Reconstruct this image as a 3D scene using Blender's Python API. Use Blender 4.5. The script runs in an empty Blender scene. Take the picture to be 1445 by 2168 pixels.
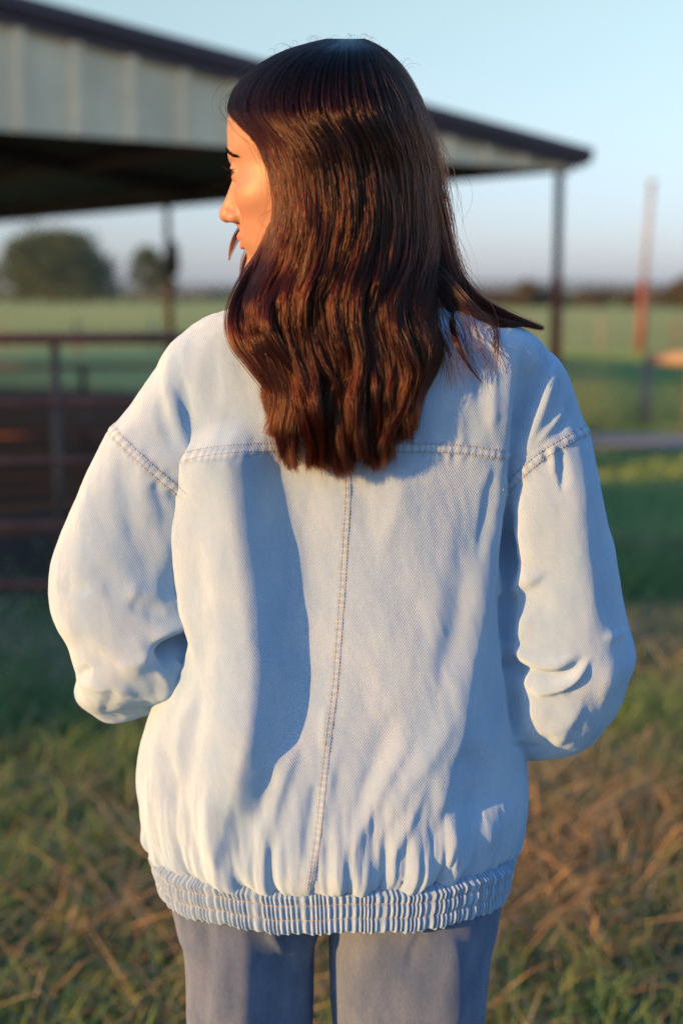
import bpy, math, random
import numpy as np
from mathutils import Vector, Matrix
from mathutils.bvhtree import BVHTree

random.seed(7)
rng = np.random.default_rng(7)
scene = bpy.context.scene
R_ = math.radians

# ------------------------------------------------------------------ camera, world, sun, exposure
CAMH = 1.45
F = 3011.0                       # focal length in photograph pixels (50 mm on a 36 mm tall sensor)
PITCH = math.atan(469 / F)
cam_d = bpy.data.cameras.new('camera')
cam = bpy.data.objects.new('camera', cam_d)
scene.collection.objects.link(cam)
cam.location = (0, 0, CAMH)
cam.rotation_euler = (math.pi / 2 - PITCH, 0, 0)
cam_d.sensor_fit = 'VERTICAL'
cam_d.sensor_height = 36
cam_d.lens = 50
cam_d.clip_end = 6000
cam_d.dof.use_dof = True
cam_d.dof.focus_distance = 1.43
cam_d.dof.aperture_fstop = 2.8
scene.camera = cam

SUN_AZ = 57.0                    # degrees to the left of straight behind the camera
SUN_EL = 11.0
to_sun = Vector((-math.sin(R_(SUN_AZ)) * math.cos(R_(SUN_EL)), -math.cos(R_(SUN_AZ)) * math.cos(R_(SUN_EL)), math.sin(R_(SUN_EL))))
world = bpy.data.worlds.new('World')
scene.world = world
world.use_nodes = True
wn = world.node_tree
for n in list(wn.nodes):
    wn.nodes.remove(n)
w_out = wn.nodes.new('ShaderNodeOutputWorld')
w_bg = wn.nodes.new('ShaderNodeBackground')
w_sky = wn.nodes.new('ShaderNodeTexSky')
w_sky.sky_type = 'NISHITA'
w_sky.sun_disc = False
w_sky.sun_elevation = R_(SUN_EL)
w_sky.sun_rotation = math.atan2(to_sun.x, to_sun.y)
w_sky.altitude = 200
w_sky.air_density = 1.0
w_sky.dust_density = 0.6
w_sky.ozone_density = 1.6
# clear evening air: the band above the horizon greys to lavender, all the way round
w_tc = wn.nodes.new('ShaderNodeTexCoord'); w_sep = wn.nodes.new('ShaderNodeSeparateXYZ')
w_ramp = wn.nodes.new('ShaderNodeValToRGB'); w_mul = wn.nodes.new('ShaderNodeMix'); w_mul.data_type = 'RGBA'; w_mul.blend_type = 'MULTIPLY'
w_mul.inputs[0].default_value = 1.0
wn.links.new(w_tc.outputs['Generated'], w_sep.inputs[0]); wn.links.new(w_sep.outputs['Z'], w_ramp.inputs['Fac'])
els = w_ramp.color_ramp.elements
SKYT = [(0.0, (.46, .54, 1.10)), (0.03, (.57, .63, 1.06)), (0.104, (.84, .80, .90)), (0.19, (1.08, .98, .86)), (0.45, (.85, 1.28, 1.5)), (1.0, (.78, 1.42, 1.85))]
els[0].position = 0.0; els[1].position = 1.0
els[0].color = (*SKYT[0][1], 1); els[1].color = (*SKYT[-1][1], 1)
for p_, c_ in SKYT[1:-1]:
    e_ = els.new(p_); e_.color = (*c_, 1)
wn.links.new(w_sky.outputs[0], w_mul.inputs[6]); wn.links.new(w_ramp.outputs['Color'], w_mul.inputs[7])
# towards the sun the untinted warm sky takes over
w_dot = wn.nodes.new('ShaderNodeVectorMath'); w_dot.operation = 'DOT_PRODUCT'
w_dot.inputs[1].default_value = (to_sun.x, to_sun.y, 0)
wn.links.new(w_tc.outputs['Generated'], w_dot.inputs[0])
w_mr = wn.nodes.new('ShaderNodeMapRange'); w_mr.interpolation_type = 'SMOOTHSTEP'
w_mr.inputs['From Min'].default_value = -0.1; w_mr.inputs['From Max'].default_value = 0.8
w_mr.inputs['To Min'].default_value = 1.0; w_mr.inputs['To Max'].default_value = 0.55
wn.links.new(w_dot.outputs['Value'], w_mr.inputs['Value']); wn.links.new(w_mr.outputs[0], w_mul.inputs[0])
wn.links.new(w_mul.outputs[2], w_bg.inputs[0])
w_bg.inputs[1].default_value = 0.094
wn.links.new(w_bg.outputs[0], w_out.inputs[0])

sun_d = bpy.data.lights.new('sun', 'SUN')
sun_d.energy = 4.0
sun_d.angle = R_(0.6)
sun_d.color = (1.0, 0.455, 0.12)
sun = bpy.data.objects.new('sun', sun_d)
scene.collection.objects.link(sun)
sun.rotation_euler = to_sun.to_track_quat('Z', 'Y').to_euler()
sun.location = (-20, -15, 12)

scene.view_settings.view_transform = 'Standard'
scene.view_settings.look = 'None'
scene.view_settings.exposure = 1.38
scene.view_settings.gamma = 1.0
scene.view_settings.use_curve_mapping = False
scene.render.engine = 'CYCLES'
scene.cycles.use_denoising = True
scene.cycles.denoising_prefilter = 'NONE'
scene.cycles.max_bounces = 6
scene.cycles.transparent_max_bounces = 6
try:
    scene.cycles_curves.shape = 'RIBBONS'
except Exception:
    pass

# ------------------------------------------------------------------ helpers
FV = Vector((0, math.cos(PITCH), -math.sin(PITCH)))
UV = Vector((0, math.sin(PITCH), math.cos(PITCH)))

def P(px, py, Y):
    """world point seen at photograph pixel (px,py) standing Y metres in front of the camera"""
    d = Vector(((px - 722.5) / F, 0, 0)) + UV * ((1084 - py) / F) + FV
    s = Y / d.y
    return Vector((d.x * s, Y, CAMH + d.z * s))

def proj(V):
    """numpy (n,3) -> pixel coordinates"""
    x = V[:, 0]; y = V[:, 1]; z = V[:, 2] - CAMH
    d = y * FV.y + z * FV.z
    u = y * UV.y + z * UV.z
    return 722.5 + x / d * F, 1084 - u / d * F

def link(o, parent=None):
    scene.collection.objects.link(o)
    if parent is not None:
        o.parent = parent
    return o

def tag(o, label=None, cat=None, group=None, kind=None):
    for k, v in (('label', label), ('category', cat), ('group', group), ('kind', kind)):
        if v:
            o[k] = v
    return o

def empty(name, loc=(0, 0, 0), label=None, cat=None, group=None):
    o = bpy.data.objects.new(name, None)
    o.location = loc
    link(o)
    return tag(o, label, cat, group)

def np_mesh(name, V, Fc, mat=None, smooth=True):
    """V (n,3); Fc (m,3) or (m,4) int array or list of such arrays"""
    me = bpy.data.meshes.new(name)
    if not isinstance(Fc, list):
        Fc = [Fc]
    V = np.asarray(V, dtype=np.float32)
    me.vertices.add(len(V))
    me.vertices.foreach_set('co', V.ravel())
    loops = np.concatenate([f.ravel() for f in Fc]).astype(np.int32)
    tot = np.concatenate([np.full(len(f), f.shape[1]) for f in Fc]).astype(np.int32)
    st = np.concatenate([[0], np.cumsum(tot)[:-1]]).astype(np.int32)
    me.loops.add(len(loops))
    me.loops.foreach_set('vertex_index', loops)
    me.polygons.add(len(tot))
    me.polygons.foreach_set('loop_start', st)
    me.polygons.foreach_set('loop_total', tot)
    me.polygons.foreach_set('use_smooth', np.full(len(tot), smooth))
    me.update(calc_edges=True)
    if mat:
        me.materials.append(mat)
    return me

def part(name, me, parent=None, loc=None):
    o = bpy.data.objects.new(name, me)
    if loc is not None:
        o.location = loc
    return link(o, parent)

def catmull(pts, n):
    """resample a list of equal-length tuples with a Catmull-Rom spline to n samples"""
    A = np.asarray(pts, float)
    A = np.vstack([2 * A[0] - A[1], A, 2 * A[-1] - A[-2]])
    m = len(A) - 3
    t = np.linspace(0, m, n)
    i = np.minimum(t.astype(int), m - 1)
    f = (t - i)[:, None]
    p0, p1, p2, p3 = A[i], A[i + 1], A[i + 2], A[i + 3]
    return 0.5 * ((2 * p1) + (-p0 + p2) * f + (2 * p0 - 5 * p1 + 4 * p2 - p3) * f ** 2 + (-p0 + 3 * p1 - 3 * p2 + p3) * f ** 3)

def grid_faces(n, m, closed=True):
    i = np.arange(n - 1)[:, None]
    j = np.arange(m if closed else m - 1)[None, :]
    j2 = (j + 1) % m
    a = i * m + j; b = i * m + j2; c = (i + 1) * m + j2; d = (i + 1) * m + j
    return np.stack([a + 0 * j, b + 0 * i, c + 0 * i, d + 0 * j], -1).reshape(-1, 4)

def loft(C, A, B, e=1.0, m=64, cap=True):
    """rings C + cos*A + sin*B (superellipse exponent e)"""
    C, A, B = map(np.asarray, (C, A, B))
    n = len(C)
    ph = np.linspace(0, 2 * np.pi, m, endpoint=False)
    c = np.sign(np.cos(ph)) * np.abs(np.cos(ph)) ** e
    s = np.sign(np.sin(ph)) * np.abs(np.sin(ph)) ** e
    V = C[:, None, :] + c[None, :, None] * A[:, None, :] + s[None, :, None] * B[:, None, :]
    V = V.reshape(-1, 3)
    Q = grid_faces(n, m)
    if not cap:
        return V, [Q]
    V = np.vstack([V, C[0], C[-1]])
    j = np.arange(m)
    t0 = np.stack([np.full(m, n * m), (j + 1) % m, j], 1)
    t1 = np.stack([np.full(m, n * m + 1), (n - 1) * m + j, (n - 1) * m + (j + 1) % m], 1)
    return V, [Q, t0, t1]

def join_geo(parts):
    Vs, Fs, off = [], [], 0
    for V, Fl in parts:
        Vs.append(V)
        for f in (Fl if isinstance(Fl, list) else [Fl]):
            Fs.append(f + off)
        off += len(V)
    return np.vstack(Vs), Fs

def tube(pts, radii, m=10, e=1.0):
    """round tube along 3D points"""
    pts = np.asarray(pts, float)
    radii = np.broadcast_to(np.asarray(radii, float), (len(pts),))
    T = np.gradient(pts, axis=0)
    T /= np.linalg.norm(T, axis=1)[:, None] + 1e-12
    up = np.where(np.abs(T[:, 2:3]) > 0.9, np.array([[1.0, 0, 0]]), np.array([[0, 0, 1.0]]))
    # keep one reference vector for the whole tube
    up = np.repeat(up[len(up) // 2:len(up) // 2 + 1], len(T), 0)
    A = np.cross(T, up); A /= np.linalg.norm(A, axis=1)[:, None] + 1e-12
    B = np.cross(T, A)
    return loft(pts, A * radii[:, None], B * radii[:, None], e, m)

def box_geo(cx, cy, cz, sx, sy, sz, rot=0.0):
    v = np.array([[x, y, z] for x in (-.5, .5) for y in (-.5, .5) for z in (-.5, .5)]) * [sx, sy, sz]
    c, s = math.cos(rot), math.sin(rot)
    v = np.stack([v[:, 0] * c - v[:, 1] * s, v[:, 0] * s + v[:, 1] * c, v[:, 2]], 1) + [cx, cy, cz]
    f = np.array([[0, 1, 3, 2], [4, 6, 7, 5], [0, 4, 5, 1], [2, 3, 7, 6], [0, 2, 6, 4], [1, 5, 7, 3]])
    return v, [f]

def beam(a, b, w, h):
    """straight rectangular member from a to b"""
    a = np.asarray(a, float); b = np.asarray(b, float)
    T = (b - a) / np.linalg.norm(b - a)
    up = np.array([0, 0, 1.0]) if abs(T[2]) < 0.9 else np.array([1.0, 0, 0])
    S = np.cross(T, up); S /= np.linalg.norm(S)
    U = np.cross(S, T)
    v = [p + S * (i * w / 2) + U * (j * h / 2) for p in (a, b) for i in (-1, 1) for j in (-1, 1)]
    f = np.array([[0, 2, 3, 1], [4, 5, 7, 6], [0, 1, 5, 4], [2, 6, 7, 3], [0, 4, 6, 2], [1, 3, 7, 5]])
    return np.array(v), [f]

# ------------------------------------------------------------------ materials
def new_mat(name):
    m = bpy.data.materials.new(name)
    m.use_nodes = True
    nt = m.node_tree
    bs = nt.nodes['Principled BSDF']
    return m, nt, bs

def N(nt, typ, **kw):
    n = nt.nodes.new(typ)
    for k, v in kw.items():
        setattr(n, k, v)
    return n

def simple_mat(name, col, rough=0.6, metal=0.0, var=0.12, scale=6.0, bump=0.0, spec=0.5, col2=None, detail=5):
    m, nt, bs = new_mat(name)
    tc = N(nt, 'ShaderNodeTexCoord')
    no = N(nt, 'ShaderNodeTexNoise'); no.inputs['Scale'].default_value = scale; no.inputs['Detail'].default_value = detail
    nt.links.new(tc.outputs['Object'], no.inputs['Vector'])
    rp = N(nt, 'ShaderNodeValToRGB')
    rp.color_ramp.elements[0].position = 0.3; rp.color_ramp.elements[1].position = 0.72
    c2 = col2 if col2 else tuple(min(1, c * (1 + var)) for c in col)
    c1 = col if col2 else tuple(c * (1 - var) for c in col)
    rp.color_ramp.elements[0].color = (*c1, 1); rp.color_ramp.elements[1].color = (*c2, 1)
    nt.links.new(no.outputs['Fac'], rp.inputs['Fac'])
    nt.links.new(rp.outputs['Color'], bs.inputs['Base Color'])
    bs.inputs['Roughness'].default_value = rough
    bs.inputs['Metallic'].default_value = metal
    bs.inputs['Specular IOR Level'].default_value = spec
    if bump:
        b = N(nt, 'ShaderNodeBump'); b.inputs['Strength'].default_value = bump; b.inputs['Distance'].default_value = 0.01
        nt.links.new(no.outputs['Fac'], b.inputs['Height']); nt.links.new(b.outputs['Normal'], bs.inputs['Normal'])
    return m

def denim_mat(name, dark, light, twill_col, period=0.0020, fade_scale=9.0, contrast=0.38, bump=0.4):
    m, nt, bs = new_mat(name)
    tc = N(nt, 'ShaderNodeTexCoord')
    # woven twill: fine diagonal lines
    mp = N(nt, 'ShaderNodeMapping'); mp.inputs['Rotation'].default_value = (0, R_(-58), 0)
    nt.links.new(tc.outputs['Object'], mp.inputs['Vector'])
    wv = N(nt, 'ShaderNodeTexWave'); wv.wave_type = 'BANDS'; wv.bands_direction = 'Z'
    wv.inputs['Scale'].default_value = 0.314 / period
    wv.inputs['Distortion'].default_value = 1.2; wv.inputs['Detail'].default_value = 2.0
    wv.inputs['Detail Scale'].default_value = 1.5
    nt.links.new(mp.outputs[0], wv.inputs['Vector'])
    # yarn slubs
    n1 = N(nt, 'ShaderNodeTexNoise'); n1.inputs['Scale'].default_value = 900; n1.inputs['Detail'].default_value = 3
    mp2 = N(nt, 'ShaderNodeMapping'); mp2.inputs['Scale'].default_value = (1, 1, 0.22)
    nt.links.new(tc.outputs['Object'], mp2.inputs['Vector']); nt.links.new(mp2.outputs[0], n1.inputs['Vector'])
    # wash: streaky fading that runs down the cloth
    n2 = N(nt, 'ShaderNodeTexNoise'); n2.inputs['Scale'].default_value = fade_scale; n2.inputs['Detail'].default_value = 7
    n2.inputs['Roughness'].default_value = 0.62
    mp3 = N(nt, 'ShaderNodeMapping'); mp3.inputs['Scale'].default_value = (2.2, 1.4, 0.8)
    nt.links.new(tc.outputs['Object'], mp3.inputs['Vector']); nt.links.new(mp3.outputs[0], n2.inputs['Vector'])
    rp = N(nt, 'ShaderNodeValToRGB'); rp.color_ramp.elements[0].position = 0.32; rp.color_ramp.elements[1].position = 0.68
    rp.color_ramp.elements[0].color = (*dark, 1); rp.color_ramp.elements[1].color = (*light, 1)
    nt.links.new(n2.outputs['Fac'], rp.inputs['Fac'])
    ad = N(nt, 'ShaderNodeMath', operation='ADD'); nt.links.new(wv.outputs['Fac'], ad.inputs[0])
    ml = N(nt, 'ShaderNodeMath', operation='MULTIPLY'); ml.inputs[1].default_value = 1.3
    nt.links.new(n1.outputs['Fac'], ml.inputs[0]); nt.links.new(ml.outputs[0], ad.inputs[1])
    sc = N(nt, 'ShaderNodeMapRange'); sc.inputs['From Min'].default_value = 0.45; sc.inputs['From Max'].default_value = 1.6
    sc.inputs['To Min'].default_value = contrast; sc.inputs['To Max'].default_value = 0.0
    nt.links.new(ad.outputs[0], sc.inputs['Value'])
    mx = N(nt, 'ShaderNodeMix', data_type='RGBA')
    nt.links.new(sc.outputs[0], mx.inputs[0]); nt.links.new(rp.outputs['Color'], mx.inputs[6]); mx.inputs[7].default_value = (*twill_col, 1)
    at = N(nt, 'ShaderNodeAttribute'); at.attribute_name = 'wear_shade'  # seam wear on the jacket, painted fold shade on the hem band
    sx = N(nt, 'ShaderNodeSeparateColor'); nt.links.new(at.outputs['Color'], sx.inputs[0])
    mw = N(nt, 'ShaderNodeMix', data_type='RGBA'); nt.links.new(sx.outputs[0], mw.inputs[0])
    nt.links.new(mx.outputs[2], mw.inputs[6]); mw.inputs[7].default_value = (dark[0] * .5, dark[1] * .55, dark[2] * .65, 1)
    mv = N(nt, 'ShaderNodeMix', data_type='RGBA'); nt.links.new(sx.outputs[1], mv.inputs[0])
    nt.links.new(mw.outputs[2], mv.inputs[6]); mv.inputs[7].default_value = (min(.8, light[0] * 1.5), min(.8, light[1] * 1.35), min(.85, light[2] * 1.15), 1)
    nt.links.new(mv.outputs[2], bs.inputs['Base Color'])
    bs.inputs['Roughness'].default_value = 0.88
    bs.inputs['Specular IOR Level'].default_value = 0.25
    bs.inputs['Diffuse Roughness'].default_value = 1.0
    n4 = N(nt, 'ShaderNodeTexNoise'); n4.inputs['Scale'].default_value = 70; n4.inputs['Detail'].default_value = 4
    nt.links.new(tc.outputs['Object'], n4.inputs['Vector'])
    b0 = N(nt, 'ShaderNodeBump'); b0.inputs['Strength'].default_value = 0.35; b0.inputs['Distance'].default_value = 0.0016
    nt.links.new(n4.outputs['Fac'], b0.inputs['Height'])
    b = N(nt, 'ShaderNodeBump'); b.inputs['Strength'].default_value = bump; b.inputs['Distance'].default_value = 0.0006
    nt.links.new(ad.outputs[0], b.inputs['Height']); nt.links.new(b0.outputs['Normal'], b.inputs['Normal'])
    nt.links.new(b.outputs['Normal'], bs.inputs['Normal'])
    return m

M_denim = denim_mat('light_denim', (0.28, 0.46, 0.70), (0.43, 0.585, 0.76), (0.15, 0.27, 0.48))
M_jeans = denim_mat('blue_denim', (0.09, 0.15, 0.27), (0.18, 0.24, 0.36), (0.012, 0.035, 0.11), period=0.0017, fade_scale=16, contrast=0.65)
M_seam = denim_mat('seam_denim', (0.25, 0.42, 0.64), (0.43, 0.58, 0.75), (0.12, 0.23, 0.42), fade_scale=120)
M_thread = simple_mat('brown_thread', (0.36, 0.34, 0.35), 0.8, scale=200)
M_thread_pale = simple_mat('pale_thread', (0.40, 0.37, 0.36), 0.8, scale=200)

def skin_mat():
    m, nt, bs = new_mat('skin')
    tc = N(nt, 'ShaderNodeTexCoord')
    no = N(nt, 'ShaderNodeTexNoise'); no.inputs['Scale'].default_value = 35; no.inputs['Detail'].default_value = 6
    nt.links.new(tc.outputs['Object'], no.inputs['Vector'])
    rp = N(nt, 'ShaderNodeValToRGB')
    rp.color_ramp.elements[0].position = 0.3; rp.color_ramp.elements[1].position = 0.7
    rp.color_ramp.elements[0].color = (0.28, 0.170, 0.125, 1); rp.color_ramp.elements[1].color = (0.345, 0.218, 0.156, 1)
    nt.links.new(no.outputs['Fac'], rp.inputs['Fac'])
    at = N(nt, 'ShaderNodeAttribute'); at.attribute_name = 'tint'
    mx = N(nt, 'ShaderNodeMix', data_type='RGBA')
    sx = N(nt, 'ShaderNodeSeparateColor'); nt.links.new(at.outputs['Color'], sx.inputs[0])
    nt.links.new(sx.outputs[0], mx.inputs[0]); nt.links.new(rp.outputs['Color'], mx.inputs[6]); mx.inputs[7].default_value = (0.55, 0.16, 0.13, 1)
    mx2 = N(nt, 'ShaderNodeMix', data_type='RGBA')
    nt.links.new(sx.outputs[1], mx2.inputs[0]); nt.links.new(mx.outputs[2], mx2.inputs[6]); mx2.inputs[7].default_value = (0.02, 0.008, 0.006, 1)
    nt.links.new(mx2.outputs[2], bs.inputs['Base Color'])
    bs.inputs['Subsurface Weight'].default_value = 0.25
    bs.inputs['Subsurface Radius'].default_value = (1.0, 0.35, 0.2)
    bs.inputs['Subsurface Scale'].default_value = 0.006
    bs.inputs['Roughness'].default_value = 0.40; bs.inputs['Specular IOR Level'].default_value = 0.35
    n2 = N(nt, 'ShaderNodeTexNoise'); n2.inputs['Scale'].default_value = 1400; n2.inputs['Detail'].default_value = 2
    nt.links.new(tc.outputs['Object'], n2.inputs['Vector'])
    b = N(nt, 'ShaderNodeBump'); b.inputs['Strength'].default_value = 0.45; b.inputs['Distance'].default_value = 0.0006
    nt.links.new(n2.outputs['Fac'], b.inputs['Height']); nt.links.new(b.outputs['Normal'], bs.inputs['Normal'])
    return m
M_skin = skin_mat()

def hair_mat(name, col_a, col_b, rough=0.15):
    m = bpy.data.materials.new(name); m.use_nodes = True
    nt = m.node_tree
    for n in list(nt.nodes):
        nt.nodes.remove(n)
    out = N(nt, 'ShaderNodeOutputMaterial')
    h = N(nt, 'ShaderNodeBsdfHairPrincipled'); h.parametrization = 'COLOR'
    info = N(nt, 'ShaderNodeHairInfo')
    rp = N(nt, 'ShaderNodeValToRGB')
    rp.color_ramp.elements[0].color = (*col_a, 1); rp.color_ramp.elements[1].color = (*col_b, 1)
    nt.links.new(info.outputs['Random'], rp.inputs['Fac'])
    mr = N(nt, 'ShaderNodeMapRange'); mr.inputs['From Min'].default_value = 0.25; mr.inputs['From Max'].default_value = 0.95
    mr.inputs['To Min'].default_value = 0.0; mr.inputs['To Max'].default_value = 0.75
    nt.links.new(info.outputs['Intercept'], mr.inputs['Value'])
    mx = N(nt, 'ShaderNodeMix', data_type='RGBA')
    nt.links.new(mr.outputs[0], mx.inputs[0]); nt.links.new(rp.outputs['Color'], mx.inputs[6])
    mx.inputs[7].default_value = (col_b[0] * 1.35, col_b[1] * 1.2, col_b[2], 1)
    nt.links.new(mx.outputs[2], h.inputs['Color'])
    h.inputs['Roughness'].default_value = rough
    h.inputs['Radial Roughness'].default_value = 0.45
    h.inputs['Coat'].default_value = 0.0; h.inputs['IOR'].default_value = 1.33
    h.inputs['Random Roughness'].default_value = 0.3
    nt.links.new(h.outputs[0], out.inputs['Surface'])
    return m
M_hair = hair_mat('dark_brown_hair', (0.0028, 0.0012, 0.0010), (0.022, 0.0042, 0.0018))
M_brow = simple_mat('brow_hair', (0.012, 0.006, 0.005), 0.8, scale=40, spec=0.1)
M_hairbase = simple_mat('hair_base_dark', (0.012, 0.006, 0.004), 0.7, scale=30, spec=0.2)

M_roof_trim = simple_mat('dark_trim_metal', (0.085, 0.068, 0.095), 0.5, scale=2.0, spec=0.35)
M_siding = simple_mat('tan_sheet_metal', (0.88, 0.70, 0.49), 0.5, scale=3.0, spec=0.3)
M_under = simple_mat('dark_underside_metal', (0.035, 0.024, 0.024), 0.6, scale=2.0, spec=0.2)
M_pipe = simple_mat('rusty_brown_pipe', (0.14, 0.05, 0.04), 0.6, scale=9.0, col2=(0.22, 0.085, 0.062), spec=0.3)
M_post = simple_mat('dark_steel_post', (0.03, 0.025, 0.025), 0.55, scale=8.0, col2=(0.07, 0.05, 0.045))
M_pipe_red = simple_mat('red_oxide_steel', (0.13, 0.03, 0.022), 0.6, scale=7, col2=(0.2, 0.06, 0.035))
M_redpost = simple_mat('dark_red_post', (0.11, 0.024, 0.018), 0.6, scale=7, col2=(0.16, 0.04, 0.028))
M_galv = simple_mat('galvanised_steel', (0.42, 0.40, 0.36), 0.5, metal=0.2, scale=8)
M_wood = simple_mat('weathered_wood', (0.25, 0.20, 0.15), 0.8, scale=12, bump=0.3, col2=(0.34, 0.28, 0.22))
M_greypost = simple_mat('grey_wood_post', (0.22, 0.20, 0.17), 0.85, scale=14, bump=0.3)
M_wire = simple_mat('fence_wire', (0.25, 0.2, 0.17), 0.5, metal=0.4)
M_bark = simple_mat('oak_bark', (0.09, 0.065, 0.045), 0.9, scale=4, bump=0.4)

def leaf_mat(name, a, b, c, trans=0.25):
    m, nt, bs = new_mat(name)
    g = N(nt, 'ShaderNodeNewGeometry')
    rp = N(nt, 'ShaderNodeValToRGB')
    rp.color_ramp.elements[0].color = (*a, 1); rp.color_ramp.elements[1].color = (*c, 1)
    e = rp.color_ramp.elements.new(0.5); e.color = (*b, 1)
    nt.links.new(g.outputs['Random Per Island'], rp.inputs['Fac'])
    nt.links.new(rp.outputs['Color'], bs.inputs['Base Color'])
    bs.inputs['Roughness'].default_value = 0.65
    bs.inputs['Specular IOR Level'].default_value = 0.25
    tr = N(nt, 'ShaderNodeBsdfTranslucent'); nt.links.new(rp.outputs['Color'], tr.inputs[0])
    mx = N(nt, 'ShaderNodeMixShader'); mx.inputs[0].default_value = trans
    nt.links.new(bs.outputs[0], mx.inputs[1]); nt.links.new(tr.outputs[0], mx.inputs[2])
    nt.links.new(mx.outputs[0], nt.nodes['Material Output'].inputs['Surface'])
    return m
M_leaf = leaf_mat('oak_leaves', (0.03, 0.055, 0.02), (0.05, 0.085, 0.03), (0.085, 0.12, 0.045))
M_scrub = leaf_mat('scrub_leaves', (0.035, 0.05, 0.025), (0.07, 0.07, 0.035), (0.16, 0.11, 0.055))
M_grass = leaf_mat('green_grass', (0.07, 0.17, 0.075), (0.13, 0.25, 0.09), (0.23, 0.32, 0.11), 0.35)
M_midgrass = leaf_mat('lush_grass', (0.12, 0.26, 0.11), (0.20, 0.34, 0.14), (0.32, 0.40, 0.17), 0.35)
M_mixgrass = leaf_mat('fading_grass', (0.11, 0.17, 0.09), (0.24, 0.26, 0.16), (0.40, 0.36, 0.25), 0.3)
M_straw = leaf_mat('dry_straw', (0.22, 0.15, 0.08), (0.40, 0.27, 0.14), (0.55, 0.40, 0.22), 0.3)

def ground_mat():
    m, nt, bs = new_mat('pasture_ground')
    tc = N(nt, 'ShaderNodeTexCoord')
    def noise(scale, detail=6, sc=(1, 1, 1)):
        mp = N(nt, 'ShaderNodeMapping'); mp.inputs['Scale'].default_value = sc
        nt.links.new(tc.outputs['Object'], mp.inputs['Vector'])
        n = N(nt, 'ShaderNodeTexNoise'); n.inputs['Scale'].default_value = scale; n.inputs['Detail'].default_value = detail
        nt.links.new(mp.outputs[0], n.inputs['Vector']); return n
    def ramp(src, p0, p1, c0, c1):
        r = N(nt, 'ShaderNodeValToRGB'); r.color_ramp.elements[0].position = p0; r.color_ramp.elements[1].position = p1
        r.color_ramp.elements[0].color = (*c0, 1); r.color_ramp.elements[1].color = (*c1, 1)
        nt.links.new(src, r.inputs['Fac']); return r
    near = ramp(noise(1.3, 8).outputs['Fac'], 0.35, 0.68, (0.09, 0.10, 0.06), (0.22, 0.19, 0.14))
    far = ramp(noise(0.09, 6, (1, 0.35, 1)).outputs['Fac'], 0.3, 0.7, (0.21, 0.30, 0.10), (0.33, 0.38, 0.14))
    mid = ramp(noise(0.35, 6).outputs['Fac'], 0.3, 0.7, (0.13, 0.24, 0.10), (0.21, 0.30, 0.12))
    sp = N(nt, 'ShaderNodeSeparateXYZ'); nt.links.new(tc.outputs['Object'], sp.inputs[0])
    jit = noise(0.15, 3)
    add = N(nt, 'ShaderNodeMath', operation='MULTIPLY_ADD'); nt.links.new(jit.outputs['Fac'], add.inputs[0]); add.inputs[1].default_value = 10
    nt.links.new(sp.outputs['Y'], add.inputs[2])
    def mix(src, a, b, y0, y1):
        mr = N(nt, 'ShaderNodeMapRange'); mr.inputs['From Min'].default_value = y0; mr.inputs['From Max'].default_value = y1
        nt.links.new(src, mr.inputs['Value'])
        mx = N(nt, 'ShaderNodeMix', data_type='RGBA'); nt.links.new(mr.outputs[0], mx.inputs[0])
        nt.links.new(a, mx.inputs[6]); nt.links.new(b, mx.inputs[7]); return mx
    m1 = mix(add.outputs[0], near.outputs['Color'], mid.outputs['Color'], 14, 24)
    m2 = mix(add.outputs[0], m1.outputs[2], far.outputs['Color'], 36, 48)
    nt.links.new(m2.outputs[2], bs.inputs['Base Color'])
    bs.inputs['Roughness'].default_value = 0.95; bs.inputs['Specular IOR Level'].default_value = 0.1
    b = N(nt, 'ShaderNodeBump'); b.inputs['Strength'].default_value = 0.8; b.inputs['Distance'].default_value = 0.08
    nt.links.new(noise(6, 8).outputs['Fac'], b.inputs['Height']); nt.links.new(b.outputs['Normal'], bs.inputs['Normal'])
    return m
M_ground = ground_mat()
M_dirt = simple_mat('trodden_dirt', (0.026, 0.020, 0.018), 0.95, scale=2.5, bump=0.6, col2=(0.05, 0.039, 0.034), spec=0.1)
M_track = simple_mat('pale_gravel_track', (0.28, 0.25, 0.23), 0.95, scale=3, bump=0.5, col2=(0.34, 0.30, 0.26), spec=0.1)
M_hill = simple_mat('wooded_hill', (0.05, 0.07, 0.04), 0.95, scale=0.02, col2=(0.08, 0.09, 0.05), spec=0.05)

# ------------------------------------------------------------------ ground, track, hills
def ground_sheet():
    xs = np.concatenate([-np.geomspace(2500, 8, 26), np.linspace(-7, 7, 29), np.geomspace(8, 2500, 26)])
    ys = np.concatenate([-np.geomspace(300, 4, 12), np.linspace(-3, 14, 40), np.geomspace(15, 3200, 44)])
    X, Y = np.meshgrid(xs, ys)
    Z = 0.018 * np.sin(X * 1.7 + 0.4) * np.cos(Y * 1.3) + 0.012 * np.sin(X * 3.1 - Y * 2.2)
    Z = Z * np.clip(1 - np.hypot(X, Y - 6) / 30, 0, 1) - 0.02
    V = np.stack([X, Y, Z], -1).reshape(-1, 3)
    return np_mesh('ground', V, grid_faces(len(ys), len(xs), False), M_ground)
tag(part('ground', ground_sheet()), kind='structure')

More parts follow.
